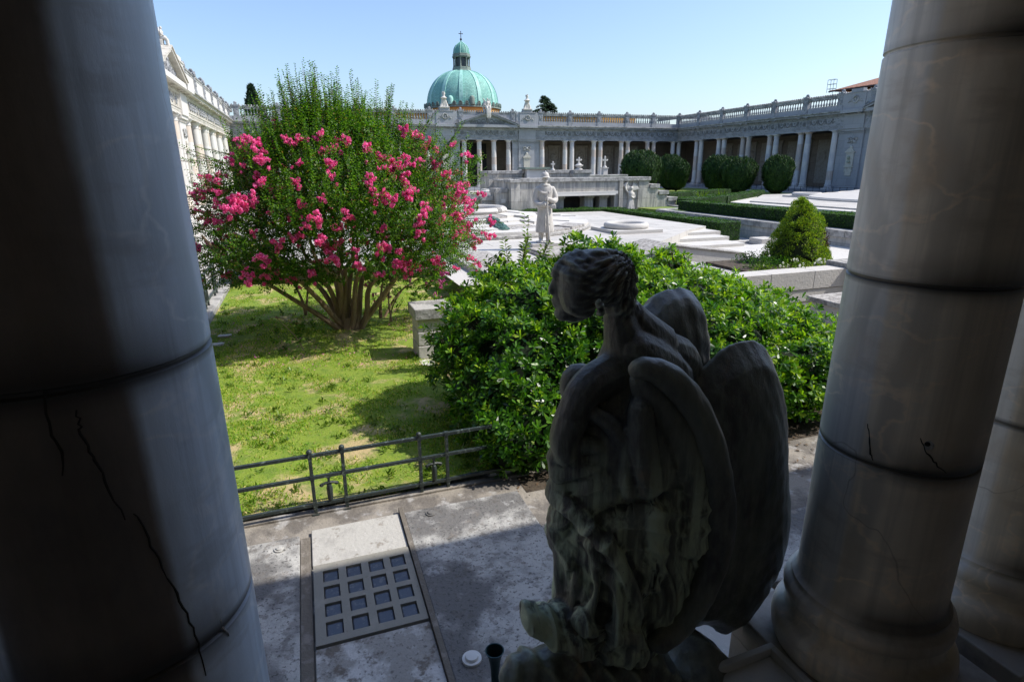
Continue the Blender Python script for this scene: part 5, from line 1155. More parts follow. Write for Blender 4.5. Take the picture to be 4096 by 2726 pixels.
for k in range(8):
    a=R(22.5)+k*PI/4; m.tube([(1.27*math.cos(a),1.27*math.sin(a),18.75),(1.13*math.cos(a),1.13*math.sin(a),19.5),(.87*math.cos(a),.87*math.sin(a),19.93),(.2*math.cos(a),.2*math.sin(a),20.38)],.05,5)
CH(m,'lantern_rib','copper_rib',smooth=True)
m=MB(); m.ell((0,0,20.72),.17,10,8); m.box(-.045,.045,-.03,.03,20.85,21.75); m.box(-.27,.27,-.031,.031,21.42,21.50)
for p in ((-.27,21.46),(.27,21.46),(0,21.75)): m.ell((p[0],0,p[1]),.07,7,5)
CH(m,'cross','iron_black')
# terracotta roofed building to the right
tb=empty('tiled_roof_building',(66,50,0),'ochre building with a hipped terracotta tile roof behind the right hand arcade','building')
CH2=lambda mb,name,m,**k: mb.build(name,m,tb,**k)
CH2(MB().box(-3.4,12,-13,8.2,0,11.3),'wall','ochre_plaster')
m=MB(); e=[(-4.2,-14,11.55),(13,-14,11.55),(13,9.1,11.55),(-4.2,9.1,11.55)]; rr=[(4,-6,14.3),(4,1.2,14.3)]
m.add(e+rr,[(0,1,4),(1,2,5,4),(2,3,5),(3,0,4,5)]); m.add([(x,y,11.53) for x,y,_ in e],[(3,2,1,0)])
o=CH2(m,'roof','roof_tile'); uvl=o.data.uv_layers.new(name='UV')
for p in o.data.polygons:
    n_=p.normal; 
    for li in p.loop_indices:
        v=o.data.vertices[o.data.loops[li].vertex_index].co
        uvl.data[li].uv=((v.y if abs(n_.x)>abs(n_.y) else v.x), (v.z*2.6))
m=MB(); k=-14
while k<9: m.tube([(-4.3,k,11.56),(-3.9,k,11.60)],.07,6); k+=.22
CH2(m,'tile_edge','roof_tile'); CH2(MB().lathe([(1.6,14.2),(.8,14.7),(.02,15.0)],8,(4,-2,0)),'skylight','zinc')
CH2(MB().tube([(-4.25,-14,11.48),(-4.25,9.1,11.48)],.07,8),'gutter','iron_black')
m=MB()
for x,y in ((0,0),(0,1.1),(-.6,0),(-.6,1.1)): m.tube([(x,y,0),(x,y,1.7)],.03,5)
for z in (.5,1.1,1.7): m.tube([(0,0,z),(0,1.1,z),(-.6,1.1,z),(-.6,0,z),(0,0,z)],.025,5)
m.tube([(-.6,0,0),(-.6,0,-2)],.03,5)
o=m.build('roof_access_cage','iron_black',None); o.location=(61.6,57.9,11.3); o.scale=(.8,.8,.85); tag(o,'thin metal access cage at the corner of the terracotta roof','railing')
# ------------------------------------------------ foliage
RG=np.random.default_rng(11)
def nrm(a): return a/np.maximum(np.linalg.norm(a,axis=-1,keepdims=True),1e-9)
def leaf_polys(P,D,N,Lg,Wd,shape='kite',fold=.25,droop=.15):
    """P base, D direction, N rough normal; returns polygons"""
    D=nrm(D); S=nrm(np.cross(D,N)); N2=np.cross(S,D); Lg=Lg[:,None]; Wd=Wd[:,None]
    if shape=='kite':
        a=P; b=P+D*Lg*.5+S*Wd*.5+N2*Wd*fold; c=P+D*Lg-N2*Lg*droop; d=P+D*Lg*.5-S*Wd*.5+N2*Wd*fold
        return np.stack([a,b,c,d],1)
    # obovate leaf
    pts=[(0,.12),(.45,.62),(.78,1.0),(1.0,.35),(1.0,-.35),(.78,-1.0),(.45,-.62),(0,-.12)]
    return np.stack([P+D*Lg*t+S*Wd*.5*w+N2*(Wd*fold*abs(w)-Lg*droop*t*t) for t,w in pts],1)
def rand_dir(n,up=0): v=RG.normal(size=(n,3)); v[:,2]+=up; return nrm(v)
def shoots(base,dirs,lens,nl,ll,lw,curve=.25):
    """leafy shoots: alternate/opposite leaves along curved axes"""
    n=len(base); side=nrm(np.cross(dirs,RG.normal(size=(n,3)))); bend=RG.normal(size=(n,3))*.5+np.array([0,0,.35])
    Ps=[];Ds=[];Ns=[];L_=[];W_=[]
    for i in range(nl):
        t=(i+.6)/nl; p=base+dirs*(lens*t)[:,None]+bend*(curve*lens*t*t)[:,None]
        ax=nrm(dirs+bend*(2*curve*t)); sd=nrm(side-ax*(side*ax).sum(1,keepdims=True)); s2=np.cross(ax,sd)
        ang=(i%2)*PI+RG.normal(size=n)*.35+(i//2)*.5*(1 if nl<14 else .15)
        d=nrm(sd*np.cos(ang)[:,None]+s2*np.sin(ang)[:,None]+ax*.55+RG.normal(size=(n,3))*.12)
        k=(1-.45*t)*(RG.uniform(.8,1.15,n)); Ps.append(p);Ds.append(d);Ns.append(nrm(s2*0.2+np.array([0,0,1.])+RG.normal(size=(n,3))*.35)); L_.append(ll*k); W_.append(lw*k)
    return leaf_polys(np.concatenate(Ps),np.concatenate(Ds),np.concatenate(Ns),np.concatenate(L_),np.concatenate(W_))
def rot2(m_,a): return m_
# ---- crape myrtle
def blossom_mesh(i,m='crape_flower'):
    g=np.random.default_rng(50+i); subs=g.normal(size=(8,3))*np.array([.036,.036,.042]); n=230
    c=subs[g.integers(0,8,n)]; v=nrm(g.normal(size=(n,3))); r_=g.uniform(.016,.032,n)[:,None]; P=c+v*r_
    D=nrm(g.normal(size=(n,3))); S=nrm(np.cross(D,v)); s=g.uniform(.010,.017,n)[:,None]
    w=g.normal(size=(n,4,1))*.006
    Q=np.stack([P-D*s,P+S*s,P+D*s,P-S*s],1)+v[:,None,:]*w
    me_o=quads('blossom',Q,m); me=me_o.data; bpy.data.objects.remove(me_o); return me
def crape(base,cx,env,ns,label,seed,stems,flowers,shoot_top,group='pink crape myrtles on the lawn',pale=False,ydepth=.78):
    global RG
    RG=np.random.default_rng(seed); g=RG
    root=empty('crape_myrtle',(base[0],base[1],0),label,'tree',0,group)
    zs=np.array([e[0] for e in env]); wl=np.array([e[1] for e in env]); wr=np.array([e[2] for e in env]); zb=np.array([e[3] for e in env]) if len(env[0])>3 else None
    def sample(n,expo=.5):
        z=g.uniform(zs[0],zs[-1],n*4); w=(np.interp(z,zs,wl)+np.interp(z,zs,wr)); keep=g.uniform(0,1,n*4)<(w/w.max()); z=z[keep][:n]; n=len(z)
        a=g.uniform(0,2*PI,n); r_=g.uniform(0,1,n)**expo; l=np.interp(z,zs,wl); r2=np.interp(z,zs,wr); 
        w=np.where(np.cos(a)<0,l,r2); lump=1+.14*np.sin(3*a+z*2.3)+.13*np.sin(5*a-z*3.1)+.11*np.sin(9*a+5*z)-.03
        x=cx+np.cos(a)*r_*w*lump; y=base[1]+np.sin(a)*r_*(l+r2)/2*ydepth*lump
        return np.stack([x,y,z],1),r_,a
    P,r_,a=sample(ns,.42)
    # hollow under the crown: no leaves near the stems low down
    hz=zs[0]+(zs[-1]-zs[0])*.24
    keep=~((P[:,2]<hz)&(r_<.55))
    P=P[keep];a=a[keep];r_=r_[keep]
    zc=(P[:,2]-zs[0])/(zs[-1]-zs[0])
    out=np.stack([np.cos(a)*(1.1-zc),np.sin(a)*(1.1-zc),-.05+1.25*zc],1); D=nrm(out+g.normal(size=out.shape)*.32)
    lens=g.uniform(.28,.6,len(P))*(zs[-1]-zs[0])/3.4+.05
    P=P-D*(lens*.7)[:,None]
    L1=shoots(P,D,lens,22,.066,.036); 
    young=g.uniform(size=len(L1))<.05
    lf=quads('foliage',L1[~young],'crape_leaf',root); lf.location=(-base[0],-base[1],0)
    Ls=[L1[young]]
    # upright flowerless shoots at the top
    if shoot_top:
        tb=np.array([(x,base[1]+y,z) for x,y,z,_ in shoot_top]); td=nrm(np.array([(l*(x-cx)*.14,y*.1,1.0) for x,y,z,l in shoot_top])+g.normal(size=(len(shoot_top),3))*.06); tl=np.array([l for *_,l in shoot_top])
        T=shoots(tb,td,tl,50,.084,.044,.05); up=quads('foliage',T,'crape_leaf',root); up.location=(-base[0],-base[1],0)
        T2=shoots(tb+g.normal(size=tb.shape)*.1,td,tl*.7,30,.045,.02,.08); Ls.append(T2)
        tw=MB()
        for b,d,l in zip(tb,td,tl): tw.tube([b-d*.3,b+d*l*.5,b+d*l*.97],[.007,.005,.002],4)
        o=tw.build('twigs','bark_smooth',root); o.location=(-base[0],-base[1],0)
    y=quads('young_foliage',np.concatenate(Ls),'crape_leaf_young',root); y.location=(-base[0],-base[1],0)
    if shoot_top:
        lat=[(-.9,10.9,3.1,-1,-.2,.3,.6),(-1.0,10.8,3.0,-1,-.1,.25,.85),(-1.5,10.9,2.5,-1,-.1,.1,.8),(-1.6,10.8,2.2,-1,0,-.05,.7),(-1.4,10.9,1.7,-1,0,-.25,.75),(2.6,10.9,1.75,1,0,-.18,.75),(2.7,10.9,1.95,1,.1,-.05,.8),(2.5,10.8,1.5,.9,0,-.45,.7),(2.6,10.9,2.6,1,0,.3,.6),(2.3,11,3.1,.8,0,.6,.65),(-1.2,10.6,1.5,-.8,-.3,-.5,.6),(2.4,10.9,3.3,.6,0,.8,.6)]
        lat=[tuple(v+(g.normal()*.12 if i_<3 else (g.normal()*.12 if i_<6 else 0)) for i_,v in enumerate(q)) for q in lat for _ in (0,1,2)]
        A=np.array(lat); LT=shoots(A[:,:3],nrm(A[:,3:6]),A[:,6],44,.072,.036,.12); o=quads('foliage',LT,'crape_leaf',root); o.location=(-base[0],-base[1],0); latips=A[:,:3]+nrm(A[:,3:6])*A[:,6:7]*.97
        tw=MB()
        for q,tp in zip(A,latips): tw.tube([(q[0]-q[3]*.5,q[1],q[2]-q[5]*.5-.1),tuple(q[:3]),tuple((q[:3]+tp)/2+np.array([0,0,.03])),tuple(tp)],[.012,.009,.006,.003],4)
        o=tw.build('twigs','bark_smooth',root); o.location=(-base[0],-base[1],0)
    # stems
    m=MB()
    for st in stems:
        m.tube(catmull(st[0]),[float(v) for v in np.interp(np.linspace(0,1,len(catmull(st[0]))),np.linspace(0,1,len(st[1])),st[1])],8)
    # inner branches reaching into the crown
    tips=[st[0][-1] for st in stems]
    idx=g.integers(0,len(P),int(60*min(1,ns/900)))
    for i in idx:
        q=P[i]; t=min(tips,key=lambda t:(t[0]-q[0])**2+(t[1]-q[1])**2+.3*(t[2]-q[2])**2)
        if q[2]<t[2]-.2: continue
        mid=[(t[k]*.5+q[k]*.5)+g.normal()*.06 for k in range(3)]; m.tube(catmull([t,mid,tuple(q)]),[.022,.016,.012,.01,.008,.006,.005,.004,.003][:len(catmull([t,mid,tuple(q)]))],5)
    o=m.build('stems','bark_smooth',root,smooth=True); o.location=(-base[0],-base[1],0)
    # blossoms at the outer ends
    ms=[blossom_mesh(i,'crape_flower_pale' if pale else 'crape_flower') for i in range(6)]
    for me in ms: pass
    F,fr,fa=sample(flowers*3+3,.10); F[:,1]=np.where(g.uniform(size=len(F))<.35,2*base[1]-np.maximum(F[:,1],base[1]),F[:,1]); F=F[F[:,2]<zs[0]+(zs[-1]-zs[0])*.86]
    w=np.exp(-((F[:,2]-(zs[0]+(zs[-1]-zs[0])*.42))/((zs[-1]-zs[0])*.38))**2); F=F[g.uniform(size=len(F))<np.clip(w+.15,0,1)][:flowers]
    rest=[]
    if flowers==0: return root
    if shoot_top: F=np.concatenate([F,latips[latips[:,2]<2.6][::2]])
    F=F[np.argsort(F[:,1])]
    for i,p in enumerate(F):
        s_=g.uniform(.7,1.35)*(.75 if pale else 1)
        if i<100:
            b=bpy.data.objects.new('blossom',ms[i%6]); col.objects.link(b); b.parent=root; b.location=(p[0]-base[0],p[1]-base[1],p[2]); b.rotation_euler=(g.uniform(-.6,.6),g.uniform(-.6,.6),g.uniform(0,6)); b.scale=(s_,s_,s_*1.15)
        else:
            co=np.empty(len(ms[i%6].vertices)*3); ms[i%6].vertices.foreach_get('co',co); rest.append((co.reshape(-1,4,3)@np.array(Matrix.Rotation(g.uniform(0,6),3,'Z')).T)*s_+p)
    if rest:
        o=quads('blossom',np.concatenate(rest),'crape_flower_pale' if pale else 'crape_flower',root); o.location=(-base[0],-base[1],0); o['kind']='stuff'
    return root
def catmull(pts,k=4):
    P=np.array(pts,float); n=len(P); Q=[]
    for i in range(n-1):
        p0=P[max(i-1,0)];p1=P[i];p2=P[i+1];p3=P[min(i+2,n-1)]
        for j in range(k):
            t=j/k; Q.append(.5*((2*p1)+(-p0+p2)*t+(2*p0-5*p1+4*p2-p3)*t*t+(-p0+3*p1-3*p2+p3)*t**3))
    Q.append(P[-1]); return [tuple(q) for q in Q]
bx,by=.60,11.07
stems=[]
sp=[(-1.55,10.3,2.0),(-1.1,11.6,2.1),(-.75,10.7,2.3),(-.2,11.7,2.5),(.0,10.6,2.4),(.35,11.3,2.6),(.75,10.8,2.6),(1.0,11.6,2.6),(1.45,10.7,2.4),(1.75,11.5,2.3),(2.35,10.9,2.1),(.55,12.0,2.4)]
for i,(x,y,z) in enumerate(sp):
    a=2*PI*i/len(sp); x0=bx+.10*math.cos(a)+(x-bx)*.04; y0=by+.08*math.sin(a); k=rnd.uniform(.35,.5)
    stems.append(([(x0,y0,-.03),(x0+(x-bx)*.12,y0+(y-by)*.1,.32),(bx+(x-bx)*k*.62+rnd.uniform(-.06,.06),by+(y-by)*k,.85+.2*(1-abs(x-bx)/2)),(bx+(x-bx)*k*1.15+rnd.uniform(-.12,.12),by+(y-by)*.6,1.25),(bx+(x-bx)*.8+rnd.uniform(-.1,.1),by+(y-by)*.8,1.55),(x,y,z)],[.075,.056,.044,.036,.028,.018]))
stems.append(([(.55,11.05,-.03),(.2,10.95,.30),(-.3,10.8,.75),(-.9,10.6,1.25),(-1.5,10.4,1.6)],[.07,.05,.04,.03,.015]))
stems.append(([(.68,11.05,-.03),(.95,11.0,.30),(1.35,10.95,.8),(1.75,10.9,1.3),(2.35,10.85,1.75)],[.08,.062,.05,.035,.016]))
stems.append(([(bx,by,-.05),(bx,by,.12),(bx+.01,by,.30)],[.20,.15,.10]))
tops=[]
for (x,zt) in [(.36,4.82),(.30,4.6),(-.02,4.58),(.10,4.66),(.46,4.68),(.58,4.6),(.75,4.62),(.80,4.4),(1.0,4.58),(1.08,4.3),(1.46,4.52),(1.38,4.3),(-.12,4.42),(-.22,4.25),(-.5,4.18),(-.62,4.0),(1.2,4.35),(.2,4.5),(-.85,3.9),(1.75,4.2),(1.9,4.0),(-.35,4.3),(.65,4.5)]:
    for k in range(5):
        l=rnd.uniform(.7,1.05); tops.append((x+rnd.uniform(-.10,.10),rnd.uniform(-.3,.4),zt-l-rnd.uniform(0,.28),l))
crape((bx,by),.64,[(1.15,2.1,2.0),(1.5,2.55,2.3),(2.2,2.6,2.55),(2.7,2.3,2.5),(3.2,1.85,2.1),(3.55,1.45,1.6),(3.85,.95,1.1),(4.1,.45,.5)],5600,
   'large many stemmed crape myrtle covered in bright pink flowers',5,stems,380,tops,group=None)
crape((-.17,12.5),-.25,[(.55,.35,.35),(.9,.5,.5),(1.3,.4,.4),(1.6,.15,.15)],26,'thin young crape myrtle with forked stem, left behind the large flowering tree',8,
   [([(-.17,12.5,0),(-.22,12.5,.4),(-.4,12.5,.9),(-.7,12.45,1.3)],[.035,.028,.02,.01]),([(-.17,12.5,.1),(-.1,12.5,.5),(-.05,12.5,1.0)],[.03,.02,.01])],0,None,group='young crape myrtles round the large flowering tree')
crape((1.38,11.9),1.85,[(.35,.6,.7),(.75,.85,1.0),(1.1,.7,.75),(1.4,.3,.3)],150,'young crape myrtle with pale lilac flowers, right of the large flowering tree',9,
   [([(1.28,11.85,0),(1.3,11.85,.4),(1.4,11.9,.9)],[.04,.03,.012]),([(1.40,11.4,0),(1.5,11.5,.35),(1.8,11.7,.7)],[.02,.015,.008]),([(1.45,11.4,0),(1.42,11.5,.4),(1.5,11.7,.8)],[.02,.015,.008]),([(1.35,11.9,.0),(1.7,12,.5),(2.2,12,.8)],[.03,.02,.008])],22,None,group='young crape myrtles round the large flowering tree',pale=True)
crape((-.35,9.9),-.35,[(.15,.3,.3),(.45,.45,.45),(.8,.2,.2)],16,'tiny straggling crape myrtle shoot in the shaded grass, in front of the large flowering tree',12,
   [([(-.2,9.9,0),(-.35,9.9,.35),(-.6,9.85,.7)],[.010,.008,.004])],0,None,group='young crape myrtles round the large flowering tree')

# ---- pittosporum bushes
def bush(name,label,cat,base,lobes,n,leafL,leafW,mats,young,core='yew_core',seed=1,per=10,group=None,openness=(0,.22)):
    global RG
    RG=np.random.default_rng(seed); g=RG
    root=empty(name,(base[0],base[1],0),label,cat,0,group); P=[];D=[]
    areas=np.array([l[3]*l[4]+l[3]*l[5]+l[4]*l[5] for l in lobes]); cnt=(areas/areas.sum()*n*1.8).astype(int)
    for li,(l,c) in enumerate(zip(lobes,cnt)):
        v=rand_dir(c,.25); ctr=np.array(l[:3]); rr=np.array(l[3:6]); dep=g.uniform(0,1,c)**1.6
        lump=1+.09*np.sin(v[:,0]*7+li)+.09*np.sin(v[:,1]*9+2*li+3*v[:,0])+.09*np.sin(v[:,2]*10+2*v[:,0])-.05
        p=ctr+v*rr*(lump*(1-dep*openness[1]+g.normal(size=c)*.03))[:,None]; nn_=nrm(v/rr)
        ok=p[:,2]>.03
        for lj,l2 in enumerate(lobes):
            if lj!=li: ok&=((((p-np.array(l2[:3]))/np.array(l2[3:6]))**2).sum(1)>.72)
        P.append(p[ok]); D.append(nrm(nn_[ok]+g.normal(size=(ok.sum(),3))*.35+np.array([0,0,.35])))
    P=np.concatenate(P);D=np.concatenate(D)
    if len(P)>n: k=g.permutation(len(P))[:n]; P=P[k];D=D[k]
    m=len(P); a1=nrm(np.cross(D,g.normal(size=(m,3)))); a2=np.cross(D,a1); polys=[]; yg=[]
    isy=g.uniform(size=m)<young(P)
    for i in range(per):
        t=i/per; ang=i*2.399+g.uniform(0,.5,m); tilt=.25+1.15*(1-t)  # inner leaves upright
        d=nrm(D*np.cos(tilt)+ (a1*np.cos(ang)[:,None]+a2*np.sin(ang)[:,None])*np.sin(tilt)+g.normal(size=(m,3))*.12)
        k=g.uniform(.8,1.2,m)*(.75+.35*(1-t))
        polys.append(leaf_polys(P-D*(.035*(1-t)),d,D+g.normal(size=(m,3))*.2,leafL*k,leafW*k,'ob',.18,.12)); yg.append(isy&(t>.25) )
    A=np.concatenate(polys); Y=np.concatenate(yg)
    o=quads('foliage',A[~Y],mats[0],root); o.location=(-base[0],-base[1],0)
    if Y.any(): o=quads('young_foliage',A[Y],mats[1],root); o.location=(-base[0],-base[1],0)
    mc=MB(); ms=MB()
    for l in lobes: mc.ell(l[:3],tuple(v*.70 for v in l[3:6]),14,9)
    for k in range(min(120,m)):
        q=P[k]; b=np.array([base[0]+g.normal()*.12,base[1]+g.normal()*.1,0]); ms.tube([tuple(b),tuple((b+q)/2+np.array([0,0,-.1])),tuple(q)],[.014,.010,.005],4)
    o=mc.build('filler_core',core,root); o.location=(-base[0],-base[1],0)  # dark filler added inside the lobes to block light
    o=ms.build('stems','bark_dark',root); o.location=(-base[0],-base[1],0)
    return root
bush('pittosporum_bush','dense glossy dark green bush left of the bronze angel','bush',(2.4,6.3),
  [(1.95,6.35,.80,.72,.85,.76),(2.35,6.6,1.08,.85,.85,.76),(2.95,6.6,1.05,.95,.95,.78),(3.30,6.75,1.55,.36,.34,.62),(3.92,6.8,1.50,.32,.32,.58),(2.3,5.85,.75,.85,.75,.70),(3.1,5.9,.85,.9,.8,.85),(1.75,5.75,.55,.45,.45,.5),(2.0,5.35,.45,.62,.62,.50),(2.75,5.25,.45,.75,.62,.52),(1.75,5.05,.28,.35,.3,.3),(3.6,7.0,1.15,.6,.6,.72)],
  4300,.086,.030,('shrub_leaf','shrub_leaf_young'),lambda P:np.clip(.26+.5*(P[:,2]-1.0),.12,.7),seed=21)
bush('pittosporum_bush','wide bright green glossy bush behind the bronze angel, spreading to the right column','bush',(4.8,6.2),
  [(4.72,6.9,1.3,.38,.35,.62),(4.2,6.7,.98,.95,.9,.80),(4.9,6.5,.88,1.05,.95,.82),(5.6,6.2,.62,.95,.95,.78),(6.2,5.9,.45,.75,.8,.65),(4.7,5.7,.70,.95,.85,.75),(5.5,5.3,.45,.8,.75,.6),(3.95,6.0,.75,.6,.7,.75)],
  4400,.086,.030,('shrub_leaf','shrub_leaf_young'),lambda P:np.clip(.52+.45*(P[:,2]-.8),.28,.9),seed=23)
# laurel sapling behind the bush, against the white platform
def sapling(base,label,spikes,seed):
    global RG
    RG=np.random.default_rng(seed); root=empty('laurel_sapling',(base[0],base[1],.5),label,'plant')
    b=np.array([s[:3] for s in spikes],float); d=nrm(np.array([s[3:6] for s in spikes],float)); l=np.array([s[6] for s in spikes])
    b=np.concatenate([b,b+RG.normal(size=b.shape)*.05,b+RG.normal(size=b.shape)*.08]); d=np.concatenate([d,nrm(d+RG.normal(size=d.shape)*.4),nrm(d+RG.normal(size=d.shape)*.5)]); l=np.concatenate([l,l*.7,l*.6])
    T=shoots(b,d,l,26,.15,.058,.1); o=quads('foliage',T,'laurel_leaf',root); o.location=(-base[0],-base[1],-.5)
    m=MB()
    for p,q,k in zip(b,d,l): m.tube([tuple(np.array([base[0],base[1],.5])),tuple(p),tuple(p+q*k)],[.012,.009,.003],4)
    o=m.build('stems','bark_smooth',root); o.location=(-base[0],-base[1],-.5)
sapling((3.0,8.0),'light green laurel sapling sticking up above the dark bush, left of the soldier',[(2.75,7.9,1.45,-.15,0,1,.55),(3.0,8.0,1.55,.1,0,1,.75),(3.15,7.95,1.45,.4,0,.9,.5),(2.55,7.9,1.4,-.8,0,.5,.45),(2.85,7.85,1.2,-.3,0,1,.6),(3.1,7.9,1.25,.2,0,1,.6),(2.7,7.9,1.2,-.5,0,.8,.6),(2.9,7.9,1.3,-.3,-.2,.8,.5),(3.25,8.0,1.35,.6,.1,.7,.45)],31)

# ---- yews, hedges
def yew(loc,rx,h,label,seed,ry=None):
    global RG
    RG=np.random.default_rng(seed); g=RG; ry=ry or rx; root=empty('clipped_yew',loc,label,'topiary',0,'clipped yew domes on the lawn before the arcades')
    def prof(t): # barrel: narrower foot, round top
        return np.where(t<.62,.62+.38*np.sin(np.clip(t/.62,0,1)*PI/2),np.sqrt(np.clip(1-((t-.62)/.40)**2,0,1)))
    m=MB(); pr=[(float(prof(np.array(t)))*rx*.93,.10*h+t*.9*h*.985) for t in np.linspace(0,1,16)]; m.lathe([(rx*.3,.05)]+pr,24,sy=ry/rx); m.build('filler_core','yew_core',root)
    n=7500; t=g.uniform(0,1.0,n)**.9; a=g.uniform(0,2*PI,n); lump=1+.045*np.sin(5*a+6*t)+.04*np.sin(11*a-9*t+seed)+.025*g.normal(size=n)
    r_=prof(np.clip(t,0,.985))*lump; P=np.stack([r_*rx*np.cos(a),r_*ry*np.sin(a),.10*h+t*.9*h*(1+.02*g.normal(size=n))],1)
    N=np.stack([np.cos(a)*(1.05-t),np.sin(a)*(1.05-t),np.clip(t-.5,0,1)*2],1); D=nrm(N*.5+np.array([0,0,1.])+g.normal(size=(n,3))*.35)
    o=quads('foliage',leaf_polys(P,D,nrm(N),g.uniform(.16,.34,n),g.uniform(.05,.09,n),fold=.3),'yew_leaf',root)
    MB().tube([(0,0,-.02),(0,0,.5)],[.12,.10],8).build('trunk','bark_dark',root)
yew((27.0,44.2,.6),1.58,3.45,'large clipped dark yew dome directly behind the right end of the memorial',41)
yew((29.7,47.6,.6),1.12,3.3,'clipped yew partly hidden behind the large yew dome at the memorial',42)
yew((36.0,53.2,.6),1.25,3.3,'clipped yew in the back of the middle pair, half hidden',43)
yew((34.1,49.2,.7),1.05,2.7,'rounded clipped yew in the front of the middle pair, near the arcade corner',44)
yew((35.9,45.6,.7),1.25,3.0,'clipped yew behind and left of the widest yew on the terrace',45)
yew((35.1,41.9,.7),1.42,2.8,'widest clipped yew on the right hand terrace, in front of another one',46)
yew((37.0,39.4,.7),1.12,2.85,'single clipped yew ball standing furthest right before the shaded arcade',47)
def hedge(label,path,w,z0,z1,seed,dens=210):
    global RG
    RG=np.random.default_rng(seed); g=RG; root=empty('box_hedge',(path[0][0],path[0][1],z0),label,'hedge'); pts=[];nor=[]; m=MB(); ox,oy=path[0]
    for i in range(len(path)-1):
        A=np.array(path[i]);B=np.array(path[i+1]); d=B-A; L_=np.linalg.norm(d); d=d/L_; s=np.array([-d[1],d[0]])
        e=.45*w if i>0 else 0; e2=.45*w
        A2=A-d*e; B2=B+d*(e2 if i<len(path)-2 else 0)
        q=[A2+s*w*.47,A2-s*w*.47,B2-s*w*.47,B2+s*w*.47]; m.prism([(p[0]-ox,p[1]-oy) for p in q],-.0,(z1-z0)*.965-.002*i)
        h=z1-z0; 
        for face,ar in (('t',L_*w),('l',L_*h),('r',L_*h),('a',w*h),('b',w*h)):
            n=int(ar*dens); u=g.uniform(0,L_,n); v=g.uniform(-.5,.5,n); zz=g.uniform(0.02,1,n)
            wv=.03*np.sin(u*2.3+seed)+.02*np.sin(u*5.7)
            if face=='t': p=A+np.outer(u,d)+np.outer(v*w,s); z=z1-.02+wv; N=np.tile([0,0,1.],(n,1)); z=z+0*u
            elif face in 'lr': sg=1 if face=='l' else -1; p=A+np.outer(u,d)+np.outer(sg*(.5*w+wv*.8),s); z=z0+zz*h; N=np.tile([s[0]*sg,s[1]*sg,.15],(n,1))
            else: sg=-1 if face=='a' else 1; p=(A if face=='a' else B)+np.outer(v*w,s)+np.outer(np.full(n,0.0),d); z=z0+zz*h; N=np.tile([d[0]*sg,d[1]*sg,.15],(n,1))
            pts.append(np.column_stack([p,z+g.normal(size=n)*.012])); nor.append(N)
    P=np.concatenate(pts);N=np.concatenate(nor); n=len(P); D=nrm(N+np.array([0,0,.5])+g.normal(size=(n,3))*.7); P=P-np.array([ox,oy,z0])
    m.build('filler_core','hedge_core',root); quads('foliage',leaf_polys(P-D*.03,D,nrm(N+g.normal(size=(n,3))*.4),g.uniform(.05,.095,n),g.uniform(.025,.045,n)),'hedge_leaf',root)
hedge('long low box hedge edging the white platform, its cut end near the gravel',[(16.45,19.75),(16.15,29.3),(9.0,30.0)],1.05,0,.80,61,330)
hedge('long thick box hedge on top of the terrace wall, passing behind the golden conifer',[(19.05,7.5),(19.05,26.6)],.85,.77,1.26,62,300)
hedge('box hedge running diagonally back along the edge of the terrace platform',[(21.0,29.5),(25.5,31.6),(33.3,37.2)],.9,.7,1.16,63,170)
hedge('farthest box hedge, below the clipped yews and behind the stepped memorial end',[(23.6,35.4),(32.5,40.0)],.9,.7,1.2,64,150)
hedge('short box hedge joining the terrace hedges beside the spiky plant',[(22.2,30.9),(24.0,33.4),(28.5,36.4)],.6,.7,1.0,65,150)

# ---- golden conifer and flower bed
def golden(loc,label,h=1.62):
    global RG
    RG=np.random.default_rng(71); g=RG; root=empty('golden_conifer',loc,label,'conifer'); 
    nc=420; t=g.uniform(0,1,nc)**1.25; a=g.uniform(0,2*PI,nc); R0=.75*(1-t)**.62*(1+.10*np.sin(3*a+5*t)); c=np.stack([R0*np.cos(a)-.06*t,R0*.9*np.sin(a),.05+t*h*.98],1); c[:,0]+=np.where(t>.85,-.06,0)
    per=52; cc=np.repeat(c,per,0); n=len(cc); v=rand_dir(n,.3); rad=g.uniform(.045,.105,nc).repeat(per)*g.uniform(.6,1.05,n); P=cc+v*rad[:,None]
    D=nrm(v+np.array([0,0,.6])+g.normal(size=(n,3))*.4); Q=leaf_polys(P,D,v,g.uniform(.025,.05,n),g.uniform(.012,.024,n))
    br=(cc[:,0]>.3)&(cc[:,2]>.35)&(cc[:,2]<.8)&(cc[:,1]<.3)
    quads('foliage',Q[~br],'golden_leaf',root); quads('withered_foliage',Q[br],'brown_leaf',root)
    m=MB(); m.lathe([(.6,.0),(.66,.2),(.5,.55),(.32,.95),(.08,1.28)],18,sy=.9); m.build('filler_core','golden_core',root); MB().tube([(0,0,-.02),(0,0,.4)],[.06,.05],8).build('trunk','bark_dark',root)
golden((11.0,10.75,.78),'golden green cone shaped conifer in the planter bed, brown patch on its right side',1.42)
